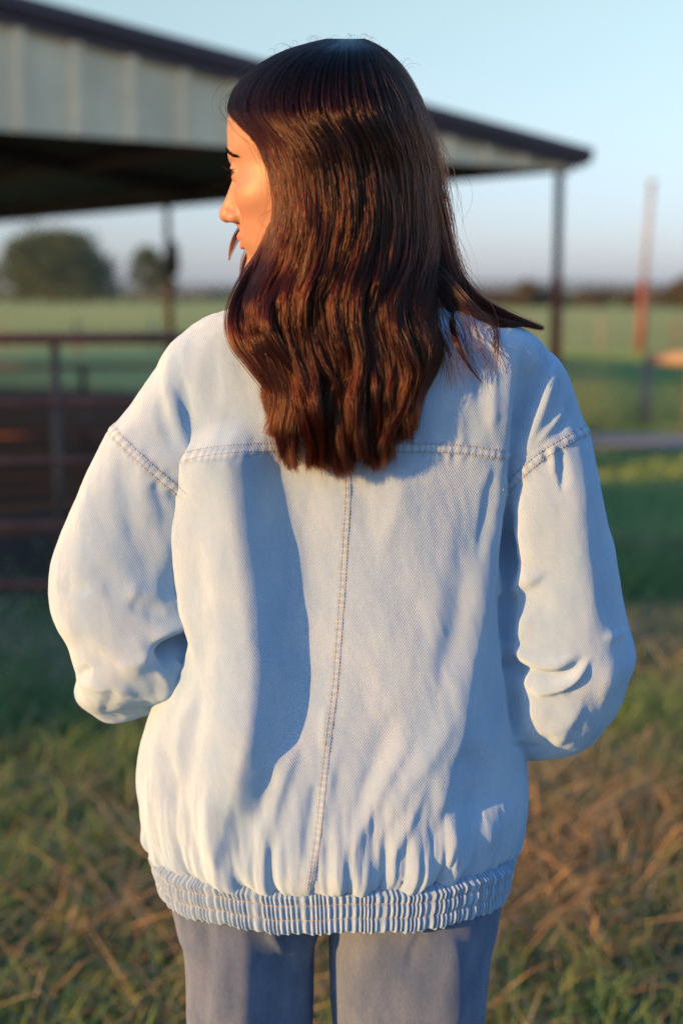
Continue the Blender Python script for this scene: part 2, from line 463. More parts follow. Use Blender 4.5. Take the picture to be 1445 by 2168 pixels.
def patch(name, pts, z, mat, n=6):
    c = catmull(pts + [pts[0]], n * len(pts) + 1)[:-1]
    cc = c.mean(0)
    k = len(c)
    V = [(*cc, z)] + [(*p, z) for p in c]
    T = np.array([[0, i + 1, (i + 1) % k + 1] for i in range(k)])
    return tag(part(name, np_mesh(name, np.array(V), T, mat, False)), kind='structure')
patch('dirt_yard', [(-0.9, 6.2), (-0.6, 8), (0.1, 10), (1.4, 12.5), (-1.5, 19), (-6, 21), (-12, 14), (-9, 6.5), (-4, 5.4)], 0.022, M_dirt)
patch('gravel_track', [(1.6, 13.3), (4, 12.9), (9, 12.6), (14, 12.4), (14, 13.9), (9, 14.2), (4, 14.3), (1.6, 14.2)], 0.021, M_track)

def hill_mesh(x0, x1, y, h, seed, depth=260):
    r = np.random.default_rng(seed)
    xs = np.linspace(x0, x1, 160); ys = np.linspace(0, 1, 12)
    prof = np.zeros_like(xs)
    for k in range(1, 7):
        prof += np.sin(xs / (x1 - x0) * 6.28 * k * 1.3 + r.uniform(0, 6.28)) / k
    prof = (prof - prof.min()) / np.ptp(prof)
    Z = (0.45 + 0.55 * prof)[None, :] * h * np.sin(np.clip(ys, 0, 1) * math.pi)[:, None] ** 0.7
    X = np.repeat(xs[None], 12, 0); Y = y + ys[:, None] * depth + 0 * X
    V = np.stack([X, Y, Z - 0.5], -1).reshape(-1, 3)
    return np_mesh('hills', V, grid_faces(12, 160, False), M_hill)
tag(part('hills', hill_mesh(-1500, 1700, 2500, 21, 3)), kind='structure')

# ------------------------------------------------------------------ leaf clouds, trees
def leaf_cloud(centers, radii, n, size, seed, squash=0.75, shell=0.55):
    r = np.random.default_rng(seed)
    k = r.integers(0, len(centers), n)
    d = r.normal(size=(n, 3)); d /= np.linalg.norm(d, axis=1)[:, None]
    rad = (shell + (1 - shell) * r.random(n)) * np.asarray(radii)[k] * (1 + 0.18 * r.normal(size=n))
    C = np.asarray(centers)[k] + d * rad[:, None] * [1, 1, squash]
    a = r.normal(size=(n, 3)); a /= np.linalg.norm(a, axis=1)[:, None]
    b = np.cross(a, r.normal(size=(n, 3))); b /= np.linalg.norm(b, axis=1)[:, None]
    s = size * (0.6 + 0.8 * r.random(n))[:, None]
    V = np.stack([C - a * s, C - b * s * 0.5, C + a * s, C + b * s * 0.5], 1).reshape(-1, 3)
    return V, np.arange(4 * n).reshape(-1, 4)

def make_tree(name, loc, height, spread, lobes, leaves, leafsize, label, cat, seed, mat=None, crown_low=0.22, squash=0.7, group=None, density_gap=0.0):
    r = np.random.default_rng(seed)
    t = empty(name, loc, label, cat, group)
    th = height * 0.42
    geo = [tube([(0, 0, -0.1), (0.05 * height * 0.2, 0, th * 0.4), (0, 0.02 * height, th)], [height * 0.05, height * 0.035, height * 0.026], 10)]
    cs, rs = [], []
    for i in range(lobes):
        a = 6.283 * i / lobes + r.uniform(-.4, .4)
        q = r.uniform(0.15, 1) ** 0.6
        zc = crown_low + (0.83 - crown_low) * r.random()
        lim = math.sqrt(max(0.01, 1 - ((zc - crown_low) / 0.70) ** 2))
        rr = spread * (0.10 + 0.13 * r.random())
        c = (math.cos(a) * q * (spread / 2 - rr * .7) * lim, math.sin(a) * q * (spread / 2 - rr * .7) * lim, zc * height)
        cs.append(c); rs.append(rr)
        geo.append(tube([(0, 0, th * 0.7), (c[0] * .5, c[1] * .5, (th + c[2]) / 2), c], [height * .018, height * .011, height * .005], 6))
    V, Fc = join_geo(geo)
    part('trunk', np_mesh('trunk', V, Fc, M_bark), t)
    V, Q = leaf_cloud(cs, rs, leaves, leafsize, seed + 1, squash)
    part('crown', np_mesh('crown', V, Q, mat or M_leaf, False), t)
    return t

def ground_at(px, D):
    return ((px - 722.5) / F * D, D, 0)

make_tree('oak_tree', ground_at(122, 165), 8.9, 16.6, 60, 9000, 0.34, 'broad rounded dark oak standing alone in the pasture beyond the shed', 'tree', 11, crown_low=0.17)
make_tree('oak_tree', ground_at(325, 190), 8.0, 7.6, 20, 3200, 0.28, 'smaller thin-crowned tree beside the shed post, right of the broad oak', 'tree', 23, crown_low=0.16)
make_tree('oak_tree', ground_at(1450, 120), 2.6, 5.2, 12, 2600, 0.2, 'low bushy tree at the right end of the far treeline', 'tree', 31, mat=M_scrub, crown_low=0.1)
make_tree('oak_tree', ground_at(1105, 125), 2.35, 4.6, 12, 2600, 0.2, 'rounded low tree in the far treeline just left of the red shed post', 'tree', 37, mat=M_scrub, crown_low=0.1)

def treeline(name, x0, x1, D, h0, h1, n, seed, label):
    r = np.random.default_rng(seed)
    cs, rs = [], []
    k = int((x1 - x0) / 0.9)
    for i in range(k):
        x = x0 + (x1 - x0) * (i + r.random()) / k
        h = r.uniform(h0, h1)
        cs.append((x, D + r.uniform(-4, 4), h * 0.55)); rs.append(h * 0.55)
        cs.append((x + r.uniform(-.5, .5), D + r.uniform(-4, 4), h * 0.25)); rs.append(h * 0.4)
    V, Q = leaf_cloud(cs, rs, n, 0.17, seed + 1, 0.85, 0.3)
    o = part(name, np_mesh(name, V, Q, M_scrub, False))
    return tag(o, label, 'treeline', kind='stuff')
treeline('treeline', 10, 60, 128, 1.5, 1.95, 26000, 5, 'low dark scrub treeline along the far edge of the pasture on the right')
treeline('treeline', -75, 10, 200, 1.2, 2.2, 20000, 6, 'thin dark band of scrub on the horizon behind the oaks')

# unseen hedge added off to the left to cast evening shade over the pens
cs, rs = [], []
r_w = np.random.default_rng(8)
sdir = np.array([to_sun.x, to_sun.y]); sdir /= np.linalg.norm(sdir); sper = np.array([-sdir[1], sdir[0]])
if sper[1] < 0: sper = -sper
base_w = np.array([0, 1.5]) + sdir * 21
for k in range(14):
    p = base_w + sper * (3.6 + 2.4 * k / 13) + sdir * r_w.uniform(-1, 1)
    for zz in (0.7, 2.1, 3.5, 4.6):
        cs.append((p[0], p[1], zz + r_w.uniform(-.4, .4))); rs.append(r_w.uniform(.8, 1.15))
V, Q = leaf_cloud(cs, rs, 6000, 0.26, 12, 1.0, 0.2)
tag(part('shade_hedge', np_mesh('shade_hedge', V, Q, M_leaf, False)), 'unseen tall hedge added off to the left to shade the pens', 'shade_hedge', kind='stuff')

# ------------------------------------------------------------------ open shed
SC = 0.667
G0 = np.array([2.92, 18.4]) * SC                     # right-hand corner of the gable end
gd = np.array([-6.2, -4.7]); gd /= np.linalg.norm(gd)    # along the gable towards the camera's left
ed = np.array([-10.48, 13.1]); ed = np.array([gd[1], -gd[0]]) * -1 if False else np.array([-gd[1] * -1, gd[0]]) * 1.0
ed = np.array([gd[1], -gd[0]])                       # perpendicular
if ed[1] < 0: ed = -ed
gn = -ed                                             # outward normal of the gable end
HB = 2.44                                # underside of the gable sheet
def S3(t, s, z):                                     # t along gable, s along the eave (into depth)
    p = G0 + gd * t + ed * s
    return np.array([p[0], p[1], z])
def roof_z(t):                                       # roof plane above the gable, rising away from the right eave
    return 2.51 + 0.122 * t
shed = empty('open_shed', tuple(S3(0, 0, 0)), 'long open metal shed with tan ribbed gable and dark roof trim', 'shed')
def shed_part(name, geo, mat, smooth=False, parent=None):
    V, Fc = geo
    V = np.asarray(V) - S3(0, 0, 0)
    return part(name, np_mesh(name, V, Fc, mat, smooth), parent or shed)
GL = 13.0                                            # gable length built
rib_step = 0.399
nr = int(GL / rib_step)
for i in range(nr):
    t0, t1 = i * rib_step - 0.2, (i + 1) * rib_step - 0.2
    t0 = max(t0, -0.05)
    # flat of the sheet with two shallow stiffening beads
    ts = np.linspace(t0 + 0.05, t1 - 0.05, 9)
    off = np.array([0, 0, 0.006, 0, 0, 0, 0.006, 0, 0])
    row = []
    for z_of in (lambda t: HB, lambda t: roof_z(t) - 0.02):
        row.append([S3(t, -o, z_of(t)) for t, o in zip(ts, off)])
    V = np.array(row).reshape(-1, 3)
    shed_part('siding_panel', (V, [grid_faces(2, 9, False)]), M_siding)
    # trapezoid rib
    prof = [(-0.06, 0.0), (-0.025, 0.05), (0.02, 0.05), (0.06, 0.0)]
    V = np.array([[S3(t1 + a, -b, HB - 0.003) for a, b in prof], [S3(t1 + a, -b, roof_z(t1) - 0.02) for a, b in prof]]).reshape(-1, 3)
    shed_part('rib', (V, [grid_faces(2, 4, False)]), M_siding)
# roof trim (rake flashing): a thick dark moulding along the sloping edge, wrapping the corner
def rake(t0, t1, s, prof, mat, name):
    V = np.array([[S3(t, s + a, roof_z(t) + b) for a, b in prof] for t in (t0, t1)]).reshape(-1, 3)
    V2, F2 = V, [grid_faces(2, len(prof), True)]
    k = len(prof)
    cap0 = np.array([[0, i, i + 1] for i in range(1, k - 1)]); cap1 = np.array([[k, k + i + 1, k + i] for i in range(1, k - 1)])
    shed_part(name, (V2, F2 + [cap0, cap1]), mat)
rake(-0.10, GL, 0, [(-0.05, -0.005), (-0.08, 0.0), (-0.13, 0.05), (-0.14, 0.125), (-0.05, 0.13), (0.05, 0.125), (0.05, -0.005)], M_roof_trim, 'rake_trim')
rake(-0.03, GL, 0, [(-0.052, -0.05), (-0.066, -0.045), (-0.066, -0.007), (-0.052, -0.007)], M_roof_trim, 'rake_flashing')
# eave gutter along the receding side
EL = 24.0
z0 = HB + 0.03
V, Fc = beam(S3(-0.07, -0.05, roof_z(0) + 0.06), S3(-0.07, EL, roof_z(0) + 0.06), 0.12, 0.12)
shed_part('eave_gutter', (V, Fc), M_roof_trim)
# roof sheet + underside
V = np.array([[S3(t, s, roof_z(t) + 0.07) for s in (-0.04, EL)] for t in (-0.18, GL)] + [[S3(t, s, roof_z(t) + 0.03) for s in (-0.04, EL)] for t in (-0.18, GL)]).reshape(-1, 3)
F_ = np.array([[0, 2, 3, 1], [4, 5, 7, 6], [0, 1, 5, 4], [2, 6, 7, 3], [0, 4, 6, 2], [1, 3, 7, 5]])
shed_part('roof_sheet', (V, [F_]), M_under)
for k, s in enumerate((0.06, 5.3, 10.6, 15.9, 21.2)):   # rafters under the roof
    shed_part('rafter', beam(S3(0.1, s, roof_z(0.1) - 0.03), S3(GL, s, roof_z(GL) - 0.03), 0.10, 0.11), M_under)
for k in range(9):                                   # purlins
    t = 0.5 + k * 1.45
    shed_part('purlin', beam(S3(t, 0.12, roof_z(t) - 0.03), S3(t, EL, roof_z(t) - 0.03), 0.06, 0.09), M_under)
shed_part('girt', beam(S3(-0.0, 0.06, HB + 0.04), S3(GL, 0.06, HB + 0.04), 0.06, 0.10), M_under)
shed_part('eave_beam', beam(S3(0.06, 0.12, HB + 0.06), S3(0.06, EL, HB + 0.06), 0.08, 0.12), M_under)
# posts
post_s = [0.06]
for s in np.arange(0.5, 24, 0.01):
    p = G0 + gd * 0.10 + ed * s
    if abs((722.5 + F * (p[0]) / p[1]) - 360) < 2.0:
        post_s.append(float(s)); break
for s in post_s + [EL - 0.2]:
    b = S3(0.10, s, 0)
    g = tube([b, b + [0, 0, HB - 0.0]], [0.038, 0.038], 14)
    shed_part('post', g, M_post if s == post_s[0] else M_under, True)
    b2 = b + [0.0, 0.0, 0]
    g = tube([b2, b2 + [0, 0, 1.50], b2 + [0, 0, 1.56], b2 + [0, 0, 1.6]], [0.05, 0.05, 0.046, 0.034], 14)
    shed_part('post_sleeve', g, M_redpost if s == post_s[0] else M_under, True)
for t, s in ((GL - 0.1, 0.06), (GL - 0.1, 8), (GL - 0.1, 16)):
    b = S3(t, s, 0)
    shed_part('post', tube([b, b + [0, 0, roof_z(t)]], [0.05, 0.05], 14), M_post, True)
# unseen closed wall added on the shed's left side to shade the pens
for k in range(32):
    s0 = k * 0.75
    shed_part('shade_wall_panel', beam(S3(GL + 0.03, s0 + 0.37, 0.05), S3(GL + 0.03, s0 + 0.37, roof_z(GL)), 0.03, 0.74), M_siding)
# clamp block and bulge on the second post
b = S3(0.10, post_s[1], 0)
shed_part('post_bracket', tube([b + [0.05, 0, 1.62], b + [0.06, 0, 1.72], b + [0.05, 0, 1.95], b + [0.03, 0, 2.05]], [0.05, 0.085, 0.08, 0.04], 12), M_post, True)

# ------------------------------------------------------------------ pipe fences (pens)
def pipe_fence(a, b, zs, posts, r_rail, r_post, label, top_r=None, htop=None):
    a = np.array(a, float); b = np.array(b, float)
    t = empty('pipe_fence', (a[0], a[1], 0), label, 'fence', None)
    for i, z in enumerate(zs):
        rr = (top_r or r_rail) if i == 0 else r_rail
        p = [np.array([0, 0, z]), np.array([(b[0] - a[0]) / 2, (b[1] - a[1]) / 2, z - 0.006]), np.array([b[0] - a[0], b[1] - a[1], z])]
        V, Fc = tube(p, rr, 12)
        part('rail', np_mesh('rail', V, Fc, M_pipe), t)
    for q in posts:
        x, y = (b - a)[:2] * q
        V, Fc = tube([(x, y, -0.05), (x, y, (htop or zs[0]) )], r_post, 12)
        part('post', np_mesh('post', V, Fc, M_post), t)
    return t
pipe_fence((-4.4, 6.1), (-0.35, 6.3), [1.245, 0.965, 0.705, 0.42, 0.15], [0.31, 0.777, 1.0], 0.021, 0.020, 'rust brown pipe pen fence with round rails, nearest on the left', top_r=0.026)
pipe_fence((-7, 11.2), (-0.2, 11.8), [0.84, 0.55, 0.28], [0.08, 0.42, 0.72, 1.0], 0.02, 0.03, 'low dark pipe fence farther back inside the shade of the shed')

# ------------------------------------------------------------------ wire fences
def wire_fence(a, b, h, n, wires, stays, label, post_mats, r=0.035, wr=0.003):
    a = np.array(a, float); b = np.array(b, float)
    t = empty('wire_fence', (a[0], a[1], 0), label, 'fence')
    rr = np.random.default_rng(int(abs(a[0] * 10)) + n)
    for i in range(n):
        x, y = (b - a) * i / (n - 1)
        V, Fc = tube([(x, y, -0.05), (x + rr.uniform(-.02, .02), y, h * rr.uniform(.97, 1.05))], r, 8)
        part('post', np_mesh('post', V, Fc, post_mats[i % len(post_mats)]), t)
    for k in range(wires):
        z = h * (0.12 + 0.82 * k / max(1, wires - 1))
        V, Fc = tube([(0, 0, z), (*((b - a) / 2), z - 0.01), (*(b - a), z)], wr, 5)
        part('wire', np_mesh('wire', V, Fc, M_wire), t)
    if stays:
        g = []
        for k in range(stays):
            x, y = (b - a) * (k + .5) / stays
            g.append(tube([(x, y, h * .1), (x, y, h * .95)], wr, 4))
        V, Fc = join_geo(g)
        tag(part('wire_stays', np_mesh('wire_stays', V, Fc, M_wire), t), kind='stuff')
    return t
wire_fence((-22, 33), (22, 34.5), 0.82, 26, 4, 180, 'long low wire fence across the middle of the pasture', [M_greypost, M_pipe], 0.034, 0.006)
wire_fence((1.9, 15.2), (9, 14.6), 0.7, 5, 5, 46, 'wire mesh fence beyond the gravel track', [M_greypost, M_pipe], 0.03, 0.003)

# timber rail on grey post at the right edge
t = empty('brace_rail', (3.2, 15.0, 0), 'tan wooden rail on a grey post in front of the pasture fence', 'rail')
V, Fc = tube([(0, 0, -0.05), (0.0, 0, 0.72)], 0.06, 12); part('post', np_mesh('post', V, Fc, M_greypost), t)
V, Fc = tube([(2.4, -0.1, -0.05), (2.4, -0.1, 0.72)], 0.06, 12); part('post', np_mesh('post', V, Fc, M_greypost), t)
V, Fc = tube([(-0.02, -.02, 0.74), (1.2, -.07, 0.745), (2.5, -.12, 0.74)], 0.068, 12); part('rail', np_mesh('rail', V, Fc, M_wood), t)
# tall pole
t = empty('tall_pole', ground_at(1350, 33.0), 'tall thin pole with rust red lower half rising above the treeline', 'pole')
V, Fc = tube([(0, 0, -.1), (0.04, 0, 1.7)], [0.10, 0.095], 14); part('lower_sleeve', np_mesh('lower_sleeve', V, Fc, M_pipe), t)
V, Fc = tube([(0.04, 0, 1.7), (0.14, 0, 3.85)], [0.06, 0.055], 14); part('shaft', np_mesh('shaft', V, Fc, M_greypost), t)
V, Fc = tube([(0.14, 0, 3.8), (0.14, 0, 3.92)], [0.09, 0.08], 14); part('cap', np_mesh('cap', V, Fc, M_greypost), t)

# ------------------------------------------------------------------ grass
def blades(n, region, h, w, lean, seed, curl=0.5):
    """region(r,n)->(x,y) arrays ; five-vertex curved blades"""
    r = np.random.default_rng(seed)
    x, y, hs = region(r, n)
    n = len(x)
    H = h * hs * (0.45 + 0.9 * r.random(n))
    az = r.uniform(0, 6.283, n)
    L = lean * H * (0.3 + r.random(n))
    d = np.stack([np.cos(az), np.sin(az)], 1)
    fa = r.uniform(0, 6.283, n); s = np.stack([np.cos(fa), np.sin(fa)], 1)
    W = w * (0.6 + 0.8 * r.random(n))
    lv = []
    for tt, ww in ((0, 1.0), (0.4, 0.85), (0.75, 0.5)):
        cx = x + d[:, 0] * L * tt ** 1.6; cy = y + d[:, 1] * L * tt ** 1.6; cz = H * (tt - curl * 0.25 * tt ** 2 * lean)
        for sg in (-1, 1):
            lv.append(np.stack([cx + sg * s[:, 0] * W * ww / 2, cy + sg * s[:, 1] * W * ww / 2, cz - 0.01], 1))
    lv.append(np.stack([x + d[:, 0] * L, y + d[:, 1] * L, H * (1 - curl * 0.25 * lean) - 0.01], 1))
    V = np.stack(lv, 1).reshape(-1, 3)
    b = (np.arange(n) * 7)[:, None]
    Q = np.concatenate([b + [0, 1, 3, 2], b + [2, 3, 5, 4]]); T = b + [4, 5, 6]
    return V, [Q, T]

def wedge(y0, y1, side=1.0, patchy=0.0, xmin=-1, xmax=1, seed=0, power=1.0):
    ph = np.random.default_rng(seed + 99).uniform(0, 6.28, 6)
    def f(r, n):
        u = r.random(n * 3)
        y = y0 + (y1 - y0) * u ** power
        x = (xmin + (xmax - xmin) * r.random(n * 3)) * (0.26 * y + 0.25)
        q = 0.5 + 0.25 * np.sin(x * 3.1 + ph[0] + 1.3 * np.sin(y * 1.9 + ph[1])) + 0.25 * np.sin(y * 2.7 + ph[2] + np.sin(x * 2.2 + ph[3]))
        q2 = 0.5 + 0.5 * np.sin(x * 9 + ph[4] + 2 * np.sin(y * 7 + ph[5]))
        keep = r.random(n * 3) < (1 - patchy) + patchy * (q * 0.7 + q2 * 0.3) ** 2.2
        # nothing grows in the dirt yard
        keep &= ~((x < 0.1 - 0 * y) & (y > 6.3) & (r.random(n * 3) < 0.93))
        keep &= ~((y > 12.2) & (y < 14.5))
        x, y, q = x[keep][:n], y[keep][:n], q[keep][:n]
        return x, y, 0.6 + 0.7 * q
    return f
def grass_obj(name, geo, mat, label):
    V, Fc = geo
    return tag(part(name, np_mesh(name, V, Fc, mat, False)), label, 'grass', kind='stuff')
grass_obj('grass', blades(34000, wedge(1.2, 8, 1, 0.95, seed=1), 0.12, 0.008, 0.9, 101), M_grass, 'green grass growing in tufts around the woman')
grass_obj('grass', blades(20000, wedge(1.2, 8, 1, 0.9, -1, 1, seed=2), 0.14, 0.008, 1.3, 102), M_mixgrass, 'fading yellow-green grass mixed through the foreground')
grass_obj('dry_grass', blades(2600, wedge(1.2, 5.4, 1, 0.98, 0.12, 1, seed=3), 0.18, 0.0055, 1.1, 103, 0.9), M_straw, 'dry orange straw lying through the grass on the right')
grass_obj('dry_grass', blades(1800, wedge(1.2, 5.5, 1, 0.95, -1, 0.1, seed=4), 0.16, 0.0045, 1.8, 104), M_straw, 'dry straw stems scattered in the grass on the left')
grass_obj('grass', blades(42000, wedge(8, 34, 1, 0.5, 0.0, 1, seed=5, power=1.4), 0.12, 0.016, 0.7, 105), M_midgrass, 'taller green grass between the shed and the wire fence')

# ================================================================== the woman
YC = 1.50
woman = empty('person', (0.0, YC, 0), 'woman seen from behind in an oversized light denim jacket, long dark hair, head turned left', 'person')
def wpart(name, V, Fc, mat, parent=None, smooth=True):
    V = np.asarray(V, float) - [0, YC, 0]
    return part(name, np_mesh(name, V, Fc, mat, smooth), parent or woman)

# ---------------- jacket base volume
def vec(v): return np.array([v[0], v[1], v[2]])
def ring_LR(L, R, yL, yR, Y, rb, rf=None):
    a = vec(P(L, yL, Y)); b = vec(P(R, yR, Y))
    return (a + b) / 2, (b - a) / 2
torso_rows = [  # y, L, R, back radius, front radius
    (606, 655, 812, .045, .05), (618, 612, 850, .058, .06), (632, 560, 910, .068, .062), (650, 495, 985, .076, .065),
    (675, 432, 1060, .083, .07), (702, 392, 1120, .089, .078), (735, 358, 1152, .095, .084), (780, 336, 1160, .099, .09),
    (840, 345, 1140, .102, .095), (900, 368, 1108, .102, .10), (980, 384, 1085, .101, .105), (1080, 394, 1070, .101, .11),
    (1200, 398, 1068, .103, .11), (1300, 392, 1072, .107, .112), (1400, 368, 1080, .113, .118), (1500, 322, 1094, .120, .125),
    (1570, 298, 1106, .126, .13), (1640, 289, 1114, .131, .135), (1700, 294, 1110, .134, .138), (1755, 306, 1098, .134, .138),
    (1785, 308, 1089, .128, .132), (1802, 322, 1076, .117, .12), (1806, 350, 1050, .10, .10)]
T = catmull(torso_rows, 150)
m = 160
ph = np.linspace(0, 2 * np.pi, m, endpoint=False)
cc = np.sign(np.cos(ph)) * np.abs(np.cos(ph)) ** 0.86
ss = np.sign(np.sin(ph)) * np.abs(np.sin(ph)) ** 0.86
V = []
for y, L, R, rb, rf in T:
    ex = np.interp(y, [650, 720, 1000, 1350, 1650], [.86, .72, .76, .86, 1.0])
    cc = np.sign(np.cos(ph)) * np.abs(np.cos(ph)) ** ex; ss = np.sign(np.sin(ph)) * np.abs(np.sin(ph)) ** ex
    a = vec(P(L, y, YC)); b = vec(P(R, y, YC))
    c = (a + b) / 2; hx = (b[0] - a[0]) / 2
    V.append(np.stack([c[0] + hx * cc, YC - np.where(ss > 0, rb, rf) * ss, np.full(m, c[2])], 1))
V = np.array(V)
nrow = len(V)
Vt = V.reshape(-1, 3)
Ft = [grid_faces(nrow, m), np.array([[i for i in range(m)]][::-1]), np.array([[(nrow - 1) * m + i for i in range(m)]])]
geo = [(Vt, Ft)]

def sleeve(rings):
    """rings: ('s', L(x,y), R(x,y), Y, depth) silhouettes or ('c', C(x,y,Y), A, B)"""
    C, A, B = [], [], []
    for r in rings:
        if r[0] == 's':
            a = vec(P(*r[1], r[3])); b = vec(P(*r[2], r[3]))
            C.append((a + b) / 2); A.append((b - a) / 2); B.append(np.array(r[4], float) if isinstance(r[4], tuple) else np.array([0, -r[4], 0]))
        else:
            C.append(vec(P(*r[1]))); A.append(np.array(r[2], float)); B.append(np.array(r[3], float))
    M = catmull(np.hstack([C, A, B]), 90)
    return loft(M[:, :3], M[:, 3:6], M[:, 6:9], 0.94, 96)
geo.append(sleeve([
    ('s', (372, 735), (560, 740), YC, .055), ('s', (324, 790), (520, 850), YC, .068), ('s', (262, 872), (470, 960), YC, .074),
    ('s', (222, 922), (440, 1030), YC, .077), ('s', (166, 1045), (425, 1110), YC - .005, .078), ('s', (115, 1175), (424, 1200), YC - .01, .080),
    ('s', (111, 1290), (428, 1290), YC - .012, .080), ('s', (150, 1368), (430, 1345), YC - .01, (0, -.078, -.006)),
    ('s', (163, 1424), (428, 1385), YC, (0, -.066, -.016)), ('s', (156, 1462), (426, 1400), YC + .01, (0, -.045, -.020)),
    ('s', (180, 1492), (425, 1410), YC + .03, (0, -.024, -.020)), ('s', (232, 1510), (430, 1410), YC + .05, (0, -.014, -.020)),
    ('c', (350, 1428, YC + .10), (.044, -.028, 0.0), (0, -.004, -.036)), ('c', (420, 1410, YC + .15), (.038, -.03, 0), (0, 0, -.036)), ('c', (480, 1415, YC + .19), (.03, -.03, 0), (0, 0, -.04))]))
geo.append(sleeve([
    ('s', (900, 740), (1120, 705), YC + .010, .055), ('s', (950, 850), (1190, 775), YC + .010, .068), ('s', (1000, 960), (1228, 880), YC + .010, .074),
    ('s', (1035, 1040), (1252, 945), YC + .010, .077), ('s', (1045, 1120), (1275, 1060), YC + .010, .078), ('s', (1042, 1200), (1302, 1190), YC + .012, .080),
    ('s', (1038, 1300), (1322, 1300), YC + .008, .080), ('s', (1036, 1400), (1341, 1375), YC + .008, (0, -.080, -.005)),
    ('s', (1036, 1450), (1328, 1420), YC + .012, (0, -.074, -.010)), ('s', (1034, 1520), (1298, 1500), YC + .015, (0, -.055, -.014)),
    ('s', (1040, 1562), (1245, 1562), YC + .025, (0, -.030, -.015)), ('c', (1118, 1545, YC + .065), (.048, .02, 0), (0, -.010, -.026)),
    ('c', (1080, 1500, YC + .09), (.040, .035, 0), (0, -.006, -.048)), ('c', (1010, 1480, YC + .15), (.035, .03, 0), (0, 0, -.045)), ('c', (960, 1475, YC + .18), (.03, .03, 0), (0, 0, -.04))]))
# collar
cb = vec(P(732, 612, YC))
cr = []
for k, (dz, r1) in enumerate([(-.03, .060), (-.005, .062), (.02, .060), (.03, .056), (.022, .050), (.0, .048), (-.03, .047)]):
    cr.append((cb + [0, 0.0, dz], r1))
geo.append(loft([c for c, _ in cr], [[r1, 0, 0] for _, r1 in cr], [[0, -r1 * .95, 0] for _, r1 in cr], 1.0, 48))
V, Fc = join_geo(geo)
me = np_mesh('jacket_base', V, Fc)
tmp = bpy.data.objects.new('jacket_base', me); scene.collection.objects.link(tmp)

def remeshed(o, voxel, smooth_it, fac=0.5):
    md = o.modifiers.new('r', 'REMESH'); md.mode = 'VOXEL'; md.voxel_size = voxel; md.use_smooth_shade = True
    s = o.modifiers.new('s', 'SMOOTH'); s.factor = fac; s.iterations = smooth_it
    dg = bpy.context.evaluated_depsgraph_get(); dg.update()
    e = o.evaluated_get(dg); m = e.to_mesh()
    n = len(m.vertices); V = np.empty(n * 3, np.float32); m.vertices.foreach_get('co', V); V = V.reshape(-1, 3).astype(float)
    Nn = np.empty(n * 3, np.float32); m.vertex_normals.foreach_get('vector', Nn); Nn = Nn.reshape(-1, 3).astype(float)
    lt = np.empty(len(m.polygons), np.int32); m.polygons.foreach_get('loop_total', lt)
    lv = np.empty(len(m.loops), np.int32); m.loops.foreach_get('vertex_index', lv)
    e.to_mesh_clear(); me = o.data; bpy.data.objects.remove(o); bpy.data.meshes.remove(me)
    assert (lt == 4).all()
    return V, Nn, lv.reshape(-1, 4)

VOX = 0.0023
V, Nn, Q = remeshed(tmp, VOX, 9)

# ---------------- folds: strokes given where they lie on the cloth
def strokes(px, py, specs):
    D = np.zeros(len(px))
    for sp in specs:
        pts, amp, wl, wr = sp[0], sp[1], sp[2], sp[3]
        kind = sp[4] if len(sp) > 4 else 'g'
        fade = sp[5] if len(sp) > 5 else 0.34
        f0, f1 = fade if isinstance(fade, tuple) else (fade, fade)
        c = catmull(pts, 4 * len(pts))
        W = max(wl, wr) * 2.6
        sel = np.where((px > c[:, 0].min() - W) & (px < c[:, 0].max() + W) & (py > c[:, 1].min() - W) & (py < c[:, 1].max() + W))[0]
        if len(sel) == 0: continue
        X, Y = px[sel], py[sel]
        best = np.full(len(sel), 1e9); tb = np.zeros(len(sel)); sg = np.zeros(len(sel))
        seg = np.linalg.norm(np.diff(c, axis=0), axis=1); cum = np.concatenate([[0], np.cumsum(seg)]); tot = cum[-1]
        for i in range(len(c) - 1):
            d = c[i + 1] - c[i]; l2 = d @ d + 1e-9
            t = np.clip(((X - c[i, 0]) * d[0] + (Y - c[i, 1]) * d[1]) / l2, 0, 1)
            ex = X - c[i, 0] - t * d[0]; ey = Y - c[i, 1] - t * d[1]
            dd = ex * ex + ey * ey
            u = dd < best
            best[u] = dd[u]; tb[u] = (cum[i] + t[u] * seg[i]) / tot
            sg[u] = (d[0] * ey[u] - d[1] * ex[u])
        dist = np.sqrt(best)
        # sg<0: right-hand side when the stroke runs downwards
        tp = np.clip(tb / f0, 0, 1) * np.clip((1 - tb) / f1, 0, 1)
        tp = tp * tp * (3 - 2 * tp)
        w = np.where(sg > 0, wl, wr) * (0.5 + 0.5 * tp)
        if kind == 'g':
            f = np.exp(-(dist / w) ** 2)
        else:      # 'step': raised on the wide side, drops over the narrow one
            f = np.exp(-(dist / w) ** 2)
        D[sel] += amp * f * tp
    return D

def vnoise(x, y, z, seed=0, octaves=4, lac=2.0, gain=0.5):
    """cheap value noise"""
    r = np.random.default_rng(seed)
    tab = r.random((64, 64, 64)).astype(np.float32)
    out = np.zeros_like(x); a = 1.0; s = 0
    for o in range(octaves):
        xi, yi, zi = np.floor(x).astype(int), np.floor(y).astype(int), np.floor(z).astype(int)
        fx, fy, fz = x - xi, y - yi, z - zi
        fx, fy, fz = [f * f * (3 - 2 * f) for f in (fx, fy, fz)]
        acc = 0
        for dx in (0, 1):
            for dy in (0, 1):
                for dz in (0, 1):
                    acc = acc + tab[(xi + dx) & 63, (yi + dy) & 63, (zi + dz) & 63] * (fx if dx else 1 - fx) * (fy if dy else 1 - fy) * (fz if dz else 1 - fz)
        out += a * (acc - 0.5); s += a; a *= gain
        x, y, z = x * lac + 7.3, y * lac + 3.1, z * lac + 5.7
    return out / s

